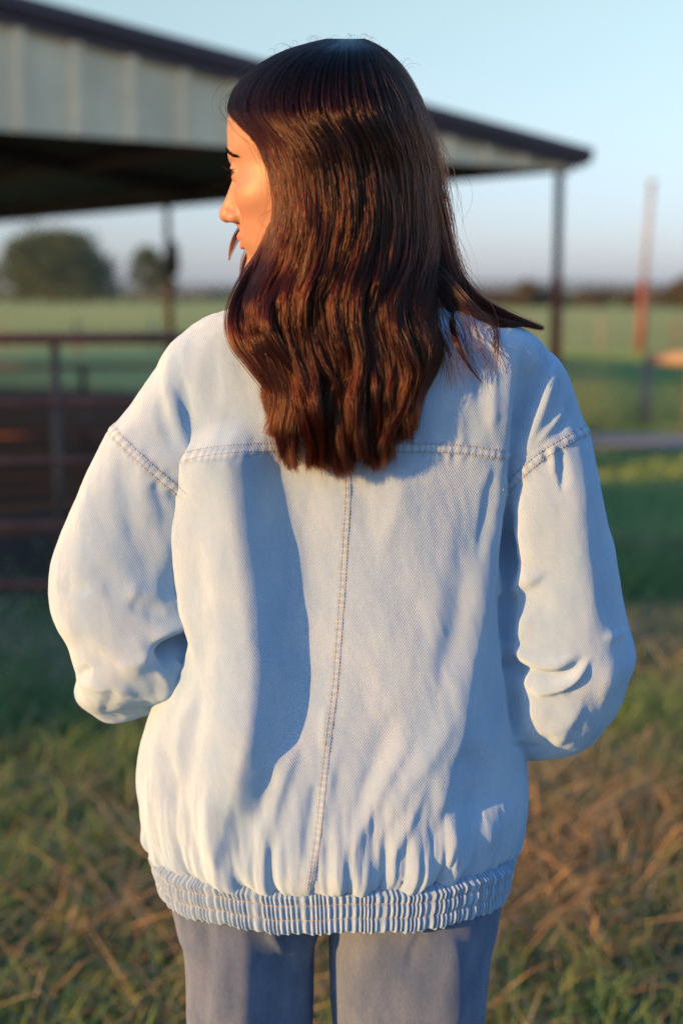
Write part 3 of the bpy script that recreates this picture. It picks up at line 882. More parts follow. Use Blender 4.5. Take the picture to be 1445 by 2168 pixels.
mm = 0.001
BACK_FOLDS = [
    # big left blade of the back: soft on the left, falls away on the right
    ([(500, 880), (505, 980), (515, 1090), (528, 1200), (544, 1320), (550, 1440), (538, 1550), (510, 1650), (480, 1740), (462, 1820), (455, 1890)], 40 * mm, 125, 52, 'g', (.09, .38)),
    ([(600, 960), (635, 1080), (650, 1200), (650, 1320), (635, 1430), (600, 1560), (560, 1660)], -9 * mm, 55, 70),
    ([(860, 900), (870, 1100), (880, 1300), (860, 1500), (820, 1700)], 2.5 * mm, 130, 110),
    # right side of the back: long folds hanging from the shoulder
    ([(1075, 700), (1078, 800), (1062, 900), (1050, 1000), (1040, 1120), (1025, 1240), (1010, 1360), (985, 1480)], 10 * mm, 46, 16),
    ([(1000, 1000), (1000, 1100), (985, 1200), (960, 1320), (930, 1440), (915, 1560)], -1.4 * mm, 16, 22),
    ([(960, 960), (955, 1100), (935, 1250), (915, 1400), (900, 1540)], 1.4 * mm, 24, 20),
    ([(1040, 960), (1020, 1080), (1000, 1200)], -3.5 * mm, 10, 12),
    ([(1000, 1330), (985, 1450), (960, 1580), (930, 1700), (900, 1790)], 9 * mm, 55, 26),
    ([(1010, 1560), (1000, 1650), (1030, 1760)], -10 * mm, 40, 60),
    # left yoke and shoulder folds
    ([(360, 740), (352, 800), (368, 860), (385, 930), (392, 1000)], 6 * mm, 14, 22),
    ([(385, 790), (392, 850), (405, 920)], -3.5 * mm, 12, 14),
    ([(440, 730), (450, 800), (455, 880)], -2.2 * mm, 20, 20),
    ([(335, 830), (345, 890), (372, 950)], -2.5 * mm, 12, 14),
    ([(392, 1000), (402, 1100), (415, 1220), (428, 1330), (440, 1420)], 11 * mm, 12, 40),
    ([(470, 1450), (430, 1540), (410, 1640), (400, 1740)], -4 * mm, 26, 26),
    ([(350, 1500), (340, 1580), (345, 1700), (360, 1790)], 4 * mm, 22, 26),
    # right yoke folds in the shoulder
    ([(1015, 700), (1020, 780), (1010, 870)], -4 * mm, 16, 20),
    ([(960, 720), (962, 800), (955, 880)], 2.8 * mm, 18, 18),
    ([(1040, 760), (1038, 840), (1030, 920)], 3 * mm, 10, 14),
    ([(1110, 720), (1108, 800), (1095, 900), (1082, 980)], -9 * mm, 14, 22),
    ([(1172, 735), (1165, 800), (1140, 880), (1108, 960)], 7 * mm, 14, 17),
    ([(1140, 760), (1125, 830), (1105, 900)], -5 * mm, 12, 12),
    ([(1200, 860), (1165, 905), (1125, 950)], 3.0 * mm, 8, 9),
    ([(1205, 830), (1200, 880), (1170, 925)], -3 * mm, 9, 9),
    # lower back folds above the gathered hem
    ([(640, 1560), (600, 1650), (575, 1740), (560, 1840)], 6 * mm, 34, 15),
    ([(590, 1600), (560, 1690), (545, 1770)], -5 * mm, 14, 16),
    ([(690, 1620), (660, 1720), (650, 1850)], -4 * mm, 16, 22),
    ([(720, 1560), (690, 1680), (670, 1800), (650, 1890)], 3.5 * mm, 20, 14),
    ([(880, 1540), (800, 1680), (750, 1790), (735, 1880)], 4 * mm, 26, 18),
    ([(905, 1640), (860, 1750), (820, 1850)], 4.5 * mm, 24, 14),
    ([(800, 1600), (765, 1700), (735, 1780)], -3 * mm, 18, 18),
    ([(505, 1680), (505, 1760), (515, 1850)], -5 * mm, 12, 18),
    ([(460, 1650), (455, 1750), (470, 1850)], 5 * mm, 22, 14),
    ([(400, 1680), (408, 1760), (425, 1840)], -3.5 * mm, 12, 14),
    ([(980, 1700), (960, 1780), (930, 1860)], 6 * mm, 24, 16),
    ([(1060, 1660), (1050, 1740), (1010, 1820)], 5 * mm, 24, 18),
    ([(960, 1500), (900, 1610), (840, 1700), (800, 1790)], 5 * mm, 30, 22), ([(850, 1480), (800, 1600), (770, 1680)], -3 * mm, 26, 26),
    ([(1020, 1640), (985, 1720), (975, 1800)], -5 * mm, 14, 18), ([(350, 1560), (372, 1650), (385, 1740)], -4 * mm, 18, 22),
    ([(445, 1460), (410, 1520), (385, 1600), (372, 1700)], 4 * mm, 20, 20), ([(480, 960), (470, 1060), (455, 1200), (450, 1340)], -2.5 * mm, 30, 30),
    ([(760, 980), (775, 1100), (790, 1250)], -2 * mm, 26, 30), ([(850, 960), (835, 1080), (800, 1200)], 2 * mm, 22, 22),
    # spine ripple above the stitched centre seam
    ([(690, 1480), (684, 1560), (700, 1600)], 2 * mm, 8, 10),
]
SLEEVE_FOLDS = [
    ([(335, 1080), (305, 1160), (308, 1250)], -4 * mm, 34, 34), ([(392, 1160), (372, 1230), (330, 1275)], -4 * mm, 22, 22),
    ([(200, 1180), (230, 1240), (255, 1290)], -3 * mm, 22, 26), ([(385, 1110), (372, 1180), (330, 1250)], -3 * mm, 24, 18),
    ([(300, 940), (305, 1010), (300, 1080)], 2.5 * mm, 14, 18), ([(345, 1025), (372, 1060), (392, 1120)], -4 * mm, 12, 12),
    ([(240, 1405), (290, 1400), (330, 1375)], 4 * mm, 16, 12), ([(210, 1510), (235, 1480), (240, 1440)], -3 * mm, 14, 18),
    ([(1075, 1060), (1070, 1120), (1062, 1180)], -5 * mm, 16, 16), ([(1100, 1240), (1130, 1280), (1180, 1300)], -3 * mm, 20, 24),
    ([(1120, 1290), (1100, 1340), (1065, 1350)], 4 * mm, 20, 16), ([(1300, 1100), (1290, 1200), (1300, 1290)], 2.5 * mm, 16, 16),
    # left sleeve
    ([(250, 930), (262, 1010), (275, 1100), (290, 1180)], -4 * mm, 20, 26),
    ([(215, 960), (190, 1060), (160, 1150)], 2.5 * mm, 28, 28),
    ([(320, 1000), (345, 1080), (350, 1160)], -3 * mm, 16, 24),
    ([(262, 1272), (300, 1288), (350, 1300)], -4 * mm, 15, 26),
    ([(255, 1235), (300, 1255), (360, 1260)], 3.5 * mm, 26, 16),
    ([(420, 1300), (380, 1325), (345, 1340), (315, 1362)], 9 * mm, 20, 10),
    ([(430, 1335), (390, 1355), (345, 1385), (350, 1430)], -26 * mm, 16, 30),
    ([(112, 1240), (160, 1250), (200, 1250)], -3.5 * mm, 14, 18),
    ([(120, 1340), (170, 1375), (215, 1400), (260, 1405)], -4 * mm, 16, 20),
    ([(160, 1455), (190, 1448), (240, 1455), (300, 1470)], 5 * mm, 14, 16),
    ([(165, 1440), (175, 1425), (200, 1415)], -4 * mm, 10, 10),
    ([(300, 1500), (350, 1462), (400, 1415)], 4.5 * mm, 10, 12),
    ([(330, 1395), (350, 1440), (330, 1480)], 4 * mm, 14, 14),
    ([(300, 1330), (290, 1400), (300, 1450)], 3 * mm, 26, 26),
    # right sleeve
    ([(1120, 1000), (1110, 1100), (1090, 1200), (1078, 1240)], 7 * mm, 22, 60),
    ([(1066, 1120), (1074, 1180), (1084, 1226)], -6 * mm, 14, 22),
    ([(1180, 930), (1190, 1000), (1188, 1050)], -5 * mm, 8, 10),
    ([(1150, 945), (1160, 990)], -3 * mm, 7, 8),
    ([(1165, 940), (1172, 1010)], 3 * mm, 7, 8),
    ([(1215, 925), (1228, 1000), (1232, 1120), (1245, 1250), (1260, 1350)], 5 * mm, 40, 26),
    ([(1040, 1262), (1075, 1250), (1120, 1230), (1160, 1210)], 8 * mm, 13, 26),
    ([(1050, 1345), (1085, 1370), (1130, 1400), (1180, 1405), (1230, 1375)], 7 * mm, 22, 11),
    ([(1060, 1385), (1100, 1415), (1150, 1430), (1200, 1425), (1245, 1385)], -10 * mm, 10, 12),
    ([(1095, 1440), (1150, 1460), (1210, 1440), (1255, 1385)], 8 * mm, 11, 16),
    ([(1062, 1392), (1082, 1420), (1112, 1445)], -8 * mm, 10, 22), ([(1068, 1090), (1076, 1200), (1068, 1310), (1078, 1400), (1088, 1500), (1092, 1585)], -9 * mm, 13, 17, 'g', .15),
    ([(1130, 1470), (1128, 1530), (1135, 1580)], 5 * mm, 10, 40),
    ([(1240, 1480), (1200, 1530), (1170, 1590)], 5 * mm, 30, 16),
    ([(1330, 1330), (1300, 1345), (1270, 1350)], 3 * mm, 10, 12),
    ([(1305, 1380), (1290, 1440), (1262, 1500)], 2.5 * mm, 20, 12),
    ([(1045, 1570), (1100, 1577), (1165, 1580)], -4 * mm, 5, 6),
]
px, py = proj(V)
facing = np.clip(-(Nn[:, 1]) * 2.5 + 0.55, 0, 1) * (V[:, 1] < YC + 0.05)
TR = np.array(torso_rows)
m_out = np.maximum(1 / (1 + np.exp(-(px - (np.interp(py, TR[:, 0], TR[:, 2]) - 22)) / 7)), 1 / (1 + np.exp((px - (np.interp(py, TR[:, 0], TR[:, 1]) + 34)) / 7)))
D = (strokes(px, py, BACK_FOLDS) + strokes(px, py, SLEEVE_FOLDS) * m_out) * facing
# gathered hem: lobes swelling and pinching towards the elastic
zt = P(700, 1806, YC)[2]
ang = np.arctan2(-(V[:, 1] - YC), V[:, 0] - P(703, 1800, YC)[0])
lift = np.clip(1 - (V[:, 2] - zt) / 0.13, 0, 1)
is_body = (np.abs(V[:, 0] - P(703, 1700, YC)[0]) < 0.26) & (V[:, 2] < zt + 0.14)
aw = ang + 0.10 * np.sin(ang * 5 + 1) + 0.05 * np.sin(ang * 11 + 2)
lob = np.abs(np.sin(aw * 15 / 1.0)) ** 0.7 - 0.55 + 0.35 * np.sin(aw * 8.3 + 0.5)
lob2 = vnoise(ang * 13 + 20, V[:, 2] * 12, V[:, 0] * 0, 4, 3)
D += is_body * (lift ** 2 * lob * 9 * mm + lift * lob2 * 17 * mm)
# crumple of the cotton
low = vnoise(V[:, 0] * 14 + 9, V[:, 1] * 14, V[:, 2] * 7, 5, 4)
D += low * 6 * mm * np.clip(1.2 - facing * 0.2, 0, 1)
# fine creases running mostly downward, stronger on the sleeves
fine = vnoise(V[:, 0] * 60 + 3 + V[:, 2] * 10, V[:, 1] * 60, V[:, 2] * 20, 6, 3)
D += fine * 2.0 * mm
dg_ = vnoise((V[:, 0] + .45 * V[:, 2]) * 55, V[:, 1] * 30, (V[:, 2] - .45 * V[:, 0]) * 12, 16, 3)
D += dg_ * 1.6 * mm
# stitched seams: raised double band with puckers
SEAMS = {
    'yoke': ([(386, 968), (440, 956), (520, 948), (600, 947), (760, 950), (850, 948), (960, 950), (1072, 962)], 11),
    'left_arm': ([(228, 902), (262, 938), (312, 985), (350, 1018), (384, 1046), (388, 1054)], 11),
    'right_arm': ([(1246, 908), (1200, 932), (1150, 962), (1105, 1000), (1074, 1034), (1071, 1042)], 11),
    'spine': ([(736, 985), (735, 1060), (730, 1150), (724, 1250), (716, 1360), (708, 1460), (696, 1550), (686, 1640), (676, 1740), (664, 1830), (655, 1885)], 7),
}
WEAR = np.zeros((len(V), 2))
def seam_disp(px, py, path, hw):
    c = catmull(path, 60)
    r0, r1 = c.min(0) - 40, c.max(0) + 40
    sel = np.where((px > r0[0]) & (px < r1[0]) & (py > r0[1]) & (py < r1[1]))[0]
    best = np.full(len(sel), 1e9); tb = np.zeros(len(sel)); X, Y = px[sel], py[sel]
    seg = np.linalg.norm(np.diff(c, axis=0), axis=1); cum = np.concatenate([[0], np.cumsum(seg)])
    for i in range(len(c) - 1):
        d = c[i + 1] - c[i]; t = np.clip(((X - c[i, 0]) * d[0] + (Y - c[i, 1]) * d[1]) / (d @ d), 0, 1)
        dd = (X - c[i, 0] - t * d[0]) ** 2 + (Y - c[i, 1] - t * d[1]) ** 2
        u = dd < best; best[u] = dd[u]; tb[u] = cum[i] + t[u] * seg[i]
    dist = np.sqrt(best)
    band = 1 / (1 + np.exp((dist - hw) / 1.6))
    pin = np.exp(-((dist - hw * 0.72) / 2.6) ** 2)
    puck = np.sin(tb / 2.1 + 2 * np.sin(tb / 17)) * np.exp(-(dist / (hw * 1.0)) ** 2)
    gather = np.sin(tb / 5.5 + 1.5 * np.sin(tb / 23)) * np.exp(-((dist - hw) / 18) ** 2) * (dist > hw)
    out = np.zeros(len(px)); out[sel] = (1.9 * band - 0.9 * pin + 0.4 * puck + 0.7 * gather) * mm
    edge = np.exp(-((dist - hw) / 2.2) ** 2)
    WEAR[sel, 0] = np.maximum(WEAR[sel, 0], np.clip(.30 * edge + .22 * band * np.clip(-np.sin(tb / 2.1 + 2 * np.sin(tb / 17)) + .1 * np.sin(tb / .9), 0, 1) + .25 * pin, 0, .6))
    WEAR[sel, 1] = np.maximum(WEAR[sel, 1], np.clip(.25 * band * np.clip(np.sin(tb / 2.1 + 2 * np.sin(tb / 17)), 0, 1), 0, .6))
    return out
for k, (path, hw) in SEAMS.items():
    D += seam_disp(px, py, path, hw) * np.clip(facing * 1.4, 0, 1) * (1.0 if k != 'spine' else 0.55)
    if k == 'spine': WEAR *= 1.0
V = V + Nn * D[:, None]
V[:, 2] += is_body * lift ** 4 * (lob * 7 * mm)
# relax the very sharpest spikes a little
jacket_me = np_mesh('jacket', V - [0, YC, 0], Q, M_denim)
jacket = part('jacket', jacket_me, woman)
wa_ = np.zeros((len(V), 4)); wa_[:, 3] = 1; wa_[:, :2] = WEAR * np.clip(facing * 1.4, 0, 1)[:, None]
jacket_me.color_attributes.new('wear_shade', 'FLOAT_COLOR', 'POINT').data.foreach_set('color', wa_.ravel().astype(np.float32))
bvh = BVHTree.FromPolygons([tuple(v) for v in V[:, :]], [tuple(q) for q in Q.tolist()])
CAM = Vector((0, 0, CAMH))
def on_cloth(px_, py_, tree=bvh):
    d = (P(px_, py_, 1.5) - CAM).normalized()
    h = tree.ray_cast(CAM, d)
    return (None, None) if h[0] is None else (h[0], h[1])

def stitch_geo(path, off, step=7.0, length=4.6, r=0.00045):
    c = catmull(path, 400)
    seg = np.linalg.norm(np.diff(c, axis=0), axis=1); cum = np.concatenate([[0], np.cumsum(seg)])
    g = []
    s = 3.0
    while s < cum[-1] - 4:
        e = []
        for q in (s, s + length):
            x = np.interp(q, cum, c[:, 0]); y = np.interp(q, cum, c[:, 1])
            i = min(np.searchsorted(cum, q), len(c) - 2); d = c[i + 1] - c[i]; d = d / (np.linalg.norm(d) + 1e-9)
            h, nn = on_cloth(x - d[1] * off, y + d[0] * off)
            if h is None: break
            e.append(np.array(h) + np.array(nn) * 0.0003)
        if len(e) == 2 and np.linalg.norm(e[1] - e[0]) < 0.006:
            g.append(tube([e[0], (e[0] + e[1]) / 2 + np.array([0, -0.0002, 0]), e[1]], [r, r, r], 5))
        s += step
    return join_geo(g)
for k, (path, hw) in SEAMS.items():
    gg = [stitch_geo(path, hw * 0.72), stitch_geo(path, -hw * 0.72)]
    Vs, Fs = join_geo(gg)
    o = wpart('stitching', Vs, Fs, M_thread if k != 'spine' else M_thread_pale, None); o.parent = jacket; o['kind'] = 'stuff'

# ---------------- elastic hem band
def hem_band():
    n, m = 46, 2000
    ph = np.linspace(0, 2 * np.pi, m, endpoint=False)
    c = np.sign(np.cos(ph)) * np.abs(np.cos(ph)) ** 0.88
    s = np.sign(np.sin(ph)) * np.abs(np.sin(ph)) ** 0.88
    Vb = []
    r = np.random.default_rng(3)
    NP = 188
    ramps = []
    ring = np.stack([.19 * c, .12 * s], 1); dl = np.linalg.norm(np.roll(ring, -1, 0) - ring, axis=1); al = np.concatenate([[0], np.cumsum(dl)[:-1]]) / dl.sum() * 2 * np.pi
    # samples evenly spaced along the band
    ev = np.linspace(0, 2 * np.pi, m, endpoint=False); phn = np.interp(ev, np.append(al, 2 * np.pi), np.append(ph, 2 * np.pi)); ph = phn
    c = np.sign(np.cos(ph)) * np.abs(np.cos(ph)) ** 0.88
    s = np.sign(np.sin(ph)) * np.abs(np.sin(ph)) ** 0.88
    warp = ev + 0.012 * np.sin(ev * 23) + 0.006 * np.sin(ev * 41 + 1)
    for i in range(n):
        t = i / (n - 1)
        y = 1788 + t * 88
        L = 318 + 26 * t; Rr = 1088 - 18 * t
        a = vec(P(L, y, YC)); b = vec(P(Rr, y, YC)); hx = (b[0] - a[0]) / 2; cx = (a[0] + b[0]) / 2
        q = (t * 3.0) % 1.0
        puff = math.sin(math.pi * min(1, max(0, q))) ** 0.6
        end = 1.0 if t < .97 else 0.6
        amp = (0.0007 + 0.0006 * puff) * end * (1.0 if t < .93 else 1.25)
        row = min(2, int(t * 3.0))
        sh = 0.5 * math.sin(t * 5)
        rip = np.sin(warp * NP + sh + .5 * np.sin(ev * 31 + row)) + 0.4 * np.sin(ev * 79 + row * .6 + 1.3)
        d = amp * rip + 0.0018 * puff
        ramps.append(np.clip(.22 - .30 * rip, 0, .6) + .15 * (1 - puff))  # shade of pleat valleys and stitch rows painted into the colour
        rb = 0.124 - 0.004 * t; d = d - .009 * max(0, 1 - t / .16)
        zz = a[2] + 0.0015 * np.sin(ph * 9 + 1) + 0.001 * np.sin(ph * 30) * t
        if t > 0.97: zz = zz + 0.001 * np.sin(warp * NP * .5)
        Vb.append(np.stack([cx + (hx + d) * c, YC - (rb + d) * s, zz], 1))
    # turn the lower edge inwards
    for dz, dr in ((-0.001, 0.003), (0.004, 0.006), (0.02, 0.008)):
        L = Vb[n - 1].copy(); L[:, 0] -= c * dr; L[:, 1] += s * dr; L[:, 2] += dz; Vb.append(L)
    Vb = np.array(Vb)
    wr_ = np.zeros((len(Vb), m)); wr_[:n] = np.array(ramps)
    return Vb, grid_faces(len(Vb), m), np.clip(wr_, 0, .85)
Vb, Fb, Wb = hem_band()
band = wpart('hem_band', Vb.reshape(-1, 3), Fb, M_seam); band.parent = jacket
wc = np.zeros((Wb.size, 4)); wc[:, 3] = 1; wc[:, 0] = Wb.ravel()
band.data.color_attributes.new('wear_shade', 'FLOAT_COLOR', 'POINT').data.foreach_set('color', wc.ravel().astype(np.float32))
# stitch lines sunk across the elastic
g = []
for row in (1, 2):
    i = int(round((row / 3.0) * 45))
    pts = Vb[i][::3]
    nrm = pts - [pts[:, 0].mean(), YC, 0]; nrm[:, 2] = 0; nrm /= np.linalg.norm(nrm, axis=1)[:, None]
    p = pts + nrm * 0.0004
    keep = p[:, 1] < YC + 0.02
    idx = np.where(keep)[0]
    for a_ in idx[::1]:
        b_ = (a_ + 1) % len(p)
        g.append(tube([p[a_], p[b_]], 0.0004, 4))
Vs, Fs = join_geo(g)
o = wpart('hem_stitching', Vs, Fs, M_thread_pale); o.parent = jacket; o['kind'] = 'stuff'

# ---------------- jeans
def leg(rows, z_end, x_end, rx_end, ry_end):
    C, A, B = [], [], []
    for y, L, R, rd in rows:
        a = vec(P(L, y, YC)); b = vec(P(R, y, YC)); C.append((a + b) / 2); A.append([(b[0] - a[0]) / 2, 0, 0]); B.append([0, -rd, 0])
    C.append(np.array([x_end[0], YC, 0.40])); A.append([rx_end * 1.02, 0, 0]); B.append([0, -ry_end, 0])
    C.append(np.array([x_end[1], YC, z_end])); A.append([rx_end, 0, 0]); B.append([0, -ry_end, 0])
    M = catmull(np.hstack([C, A, B]), 90)
    return loft(M[:, :3], M[:, 3:6], M[:, 6:9], 0.92, 72)
geo = [leg([(1700, 385, 700, .09), (1780, 375, 690, .09), (1850, 360, 694, .094), (1950, 376, 680, .096), (2060, 396, 664, .096)], 0.03, (-.105, -.11), .072, .085),
       leg([(1700, 690, 1050, .09), (1780, 694, 1050, .092), (1850, 694, 1062, .096), (1950, 696, 1050, .099), (2060, 698, 1030, .10)], 0.03, (.075, .08), .074, .085)]
M_ = []
V, Fc = join_geo(geo)
tmp = bpy.data.objects.new('jb', np_mesh('jb', V, Fc)); scene.collection.objects.link(tmp)
V, Nn, Q = remeshed(tmp, 0.004, 5)
px, py = proj(V)
fj = np.clip(-Nn[:, 1] * 3 + .6, 0, 1)
D = strokes(px, py, [
    ([(510, 1900), (515, 2000), (512, 2100), (505, 2260)], 10 * mm, 60, 26), ([(600, 1950), (600, 2050), (590, 2250)], -7 * mm, 40, 30),
    ([(560, 1960), (590, 2000), (612, 2030)], 5 * mm, 10, 14),
    ([(400, 1900), (440, 1990), (430, 2100), (425, 2220)], -4 * mm, 18, 22), ([(460, 1900), (470, 2050), (455, 2200)], 3 * mm, 20, 20),
    ([(940, 1950), (965, 2050), (960, 2220)], 6 * mm, 50, 20), ([(900, 1960), (880, 2000), (860, 2060)], -4 * mm, 12, 16),
    ([(800, 2000), (820, 2100), (810, 2220)], -3 * mm, 20, 26), ([(1010, 1980), (1005, 2080), (1000, 2200)], 3 * mm, 10, 12)]) * fj
D += vnoise(V[:, 0] * 16, V[:, 1] * 16, V[:, 2] * 7, 8, 4) * 7 * mm
V = V + Nn * D[:, None]
jeans = wpart('jeans', V, Q, M_jeans)

# ---------------- shoes
M_shoe = simple_mat('tan_suede', (0.25, 0.16, 0.10), 0.8, scale=30)
for sx in (-.11, .08):
    C = [(sx, YC - .075, .045), (sx, YC - .06, .05), (sx, YC - .01, .055), (sx, YC + .06, .045), (sx, YC + .12, .032), (sx, YC + .165, .025), (sx, YC + .175, .02)]
    A = [(.012, 0, 0), (.031, 0, 0), (.036, 0, 0), (.040, 0, 0), (.043, 0, 0), (.028, 0, 0), (.006, 0, 0)]
    B = [(0, 0, .02), (0, 0, .048), (0, 0, .05), (0, 0, .042), (0, 0, .03), (0, 0, .022), (0, 0, .008)]
    M_ = catmull(np.hstack([C, A, B]), 30)
    V, Fc = loft(M_[:, :3], M_[:, 3:6], M_[:, 6:9], .85, 32)
    wpart('shoe', V, Fc, M_shoe)

# ---------------- body: head, neck, torso, arms and hands as one surface
def smin(a, b, k):
    h = np.clip(0.5 + 0.5 * (b - a) / k, 0, 1)
    return b * (1 - h) + a * h - k * h * (1 - h)
def ell(G, c, r):
    q = [(G[i] - c[i]) / r[i] for i in range(3)]
    k0 = np.sqrt(q[0] ** 2 + q[1] ** 2 + q[2] ** 2)
    q2 = [q[i] / r[i] for i in range(3)]
    k1 = np.sqrt(q2[0] ** 2 + q2[1] ** 2 + q2[2] ** 2) + 1e-9
    return k0 * (k0 - 1) / k1
def cap(G, a, b, ra, rb):
    a = np.array(a, float); b = np.array(b, float); d = b - a
    t = np.clip(((G[0] - a[0]) * d[0] + (G[1] - a[1]) * d[1] + (G[2] - a[2]) * d[2]) / (d @ d), 0, 1)
    return np.sqrt((G[0] - a[0] - t * d[0]) ** 2 + (G[1] - a[1] - t * d[1]) ** 2 + (G[2] - a[2] - t * d[2]) ** 2) - (ra + (rb - ra) * t)

def surface_nets(f, lo, h):
    s = f < 0
    nx, ny, nz = f.shape
    cnt = np.zeros((nx - 1, ny - 1, nz - 1), np.int32); acc = np.zeros((nx - 1, ny - 1, nz - 1, 3))
    for ax in range(3):
        for o1 in (0, 1):
            for o2 in (0, 1):
                sl0 = [None] * 3; sl1 = [None] * 3
                oth = [i for i in range(3) if i != ax]
                offs = {oth[0]: o1, oth[1]: o2}
                for i in range(3):
                    n = f.shape[i]
                    if i == ax: sl0[i] = slice(0, n - 1); sl1[i] = slice(1, n)
                    else: sl0[i] = sl1[i] = slice(offs[i], n - 1 + offs[i])
                a = f[tuple(sl0)]; b = f[tuple(sl1)]
                cr = (a < 0) != (b < 0)
                t = np.where(cr, a / (a - b + 1e-12), 0)
                cnt += cr
                acc[..., ax] += np.where(cr, t, 0)
                acc[..., oth[0]] += cr * o1; acc[..., oth[1]] += cr * o2
    act = cnt > 0
    ids = np.full(cnt.shape, -1, np.int64); ids[act] = np.arange(act.sum())
    I = np.argwhere(act)
    V = (I + acc[act] / cnt[act][:, None]) * h + lo
    quads = []
    for ax in range(3):
        oth = [(ax + 1) % 3, (ax + 2) % 3]
        sl0 = [slice(1, -1)] * 3; sl1 = [slice(1, -1)] * 3
        sl0[ax] = slice(0, f.shape[ax] - 1); sl1[ax] = slice(1, f.shape[ax])
        a = s[tuple(sl0)]; b = s[tuple(sl1)]
        for flip, cond in ((False, a & ~b), (True, ~a & b)):
            E = np.argwhere(cond)
            E[:, oth[0]] += 1; E[:, oth[1]] += 1
            def cid(d1, d2):
                J = E.copy(); J[:, oth[0]] += d1; J[:, oth[1]] += d2
                return ids[J[:, 0], J[:, 1], J[:, 2]]
            q = np.stack([cid(-1, -1), cid(0, -1), cid(0, 0), cid(-1, 0)], 1)
            if flip: q = q[:, ::-1]
            quads.append(q)
    return V, np.concatenate(quads)

EYE = (0.0315, 0.0665, -0.004)
def head_field(G):
    ax = np.abs(G[0]); S = [ax, G[1], G[2]]
    f = ell(G, (0, -.018, .026), (.074, .094, .087))                       # cranium
    f = smin(f, ell(G, (0, .030, .030), (.062, .049, .060)), .03)           # forehead
    f = smin(f, ell(G, (0, .022, -.045), (.056, .056, .062)), .03)          # mid face
    f = smin(f, cap(S, (.048, -.005, -.055), (.012, .066, -.103), .014, .014), .03)   # jaw line
    f = smin(f, ell(G, (0, .070, -.102), (.018, .0145, .0155)), .016)       # chin
    f = smin(f, ell(S, (.042, .045, -.031), (.021, .026, .020)), .022)      # cheekbone
    f = smin(f, ell(S, (.024, .050, -.065), (.02, .022, .025)), .02)        # cheek
    f = smin(f, cap(S, (.010, .0765, .0145), (.040, .060, .017), .0085, .008), .014)     # brow ridge
    # socket
    f = -smin(-f, ell(S, (.031, .091, -.004), (.018, .013, .012)), .010)
    # muzzle
    f = smin(f, ell(G, (0, .065, -.068), (.025, .022, .022)), .016)
    # nose
    f = smin(f, cap(G, (0, .076, .006), (0, .1015, -.038), .0055, .0078), .010)
    f = smin(f, ell(G, (0, .1025, -.0415), (.0078, .0085, .0075)), .006)
    f = smin(f, ell(S, (.0105, .0915, -.0455), (.0062, .0085, .0065)), .006)
    f = -smin(-f, ell(S, (.0055, .0945, -.0525), (.0036, .0060, .004)), .003)      # nostril
    f = smin(f, cap(G, (0, .092, -.050), (0, .086, -.058), .0035, .004), .006)
    f = smin(f, ell(S, (0, .074, -.030), (.017, .018, .028)), .008)
    # lips
    f = smin(f, cap(S, (.0, .0900, -.0660), (.020, .076, -.0705), .0050, .0022), .004)
    f = smin(f, cap(S, (.0, .0880, -.0765), (.018, .075, -.0725), .0058, .0024), .004)
    f = -smin(-f, cap(S, (.0, .0965, -.0712), (.021, .081, -.0712), .0014, .001), .002)
    f = -smin(-f, ell(G, (0, .087, -.0865), (.016, .005, .005)), .008)
    # lids with an opening
    lid = ell(S, EYE, (.0138, .0138, .0128))
    op = np.maximum(np.abs(G[2] - EYE[2] + .0005 + (ax - .031) * -.08) - .0046 * np.clip(1 - ((ax - EYE[0]) / .0145) ** 2, 0, 1), -(G[1] - (EYE[1] + .001)))
    lid = np.maximum(lid, -op)
    f = np.where(op < .0, np.maximum(f, -(ell(S, EYE, (.0122, .0122, .0122)))), f)
    f = smin(f, lid, .0025)
    # ear
    f = smin(f, ell(S, (.074, -.012, -.012), (.006, .016, .028)), .006)
    # neck
    f = smin(f, cap(G, (0, -.025, -.05), (0.0, -.035, -.22), .052, .056), .025)
    return f
lo = np.array([-.095, -.125, -.215]); hi = np.array([.095, .122, .125]); h = 0.0017
ax_ = [np.arange(lo[i], hi[i], h) for i in range(3)]
G = np.meshgrid(*ax_, indexing='ij')
Hf = head_field(G)
HV, HQ = surface_nets(Hf, lo, h)
HEAD_YAW, HEAD_PITCH, HEAD_ROLL = 72.0, -8.0, 0.0   # degrees: yaw from +Y towards -X
HS = 0.985
HM = Matrix.Translation(P(660, 338, YC - 0.0)) @ Matrix.Rotation(R_(HEAD_YAW), 4, 'Z') @ Matrix.Rotation(R_(HEAD_PITCH), 4, 'X') @ Matrix.Rotation(R_(HEAD_ROLL), 4, 'Y') @ Matrix.Scale(HS, 4)
def to_world(Vl):
    M = np.array(HM); return Vl @ M[:3, :3].T + M[:3, 3]
HVw = to_world(HV)
lips = np.exp(-(((HV[:, 2] + .0708) / .0085) ** 2)) * (HV[:, 1] > .068) * (np.abs(HV[:, 0]) < .024) * np.clip((HV[:, 1] - .070) / .006, 0, 1)
scalp = np.clip(((HV[:, 2] - .02) * 1.0 - (HV[:, 1] - .02) * 1.0) / .012, 0, 1)
scalp = np.maximum(scalp, np.clip((HV[:, 2] - .078) / .006, 0, 1)) * (HV[:, 1] < .075)
lash = (np.abs(HV[:, 2] - EYE[2]) < .0072) * (np.abs(np.abs(HV[:, 0]) - EYE[0]) < .015) * (HV[:, 1] > EYE[1] + .004)
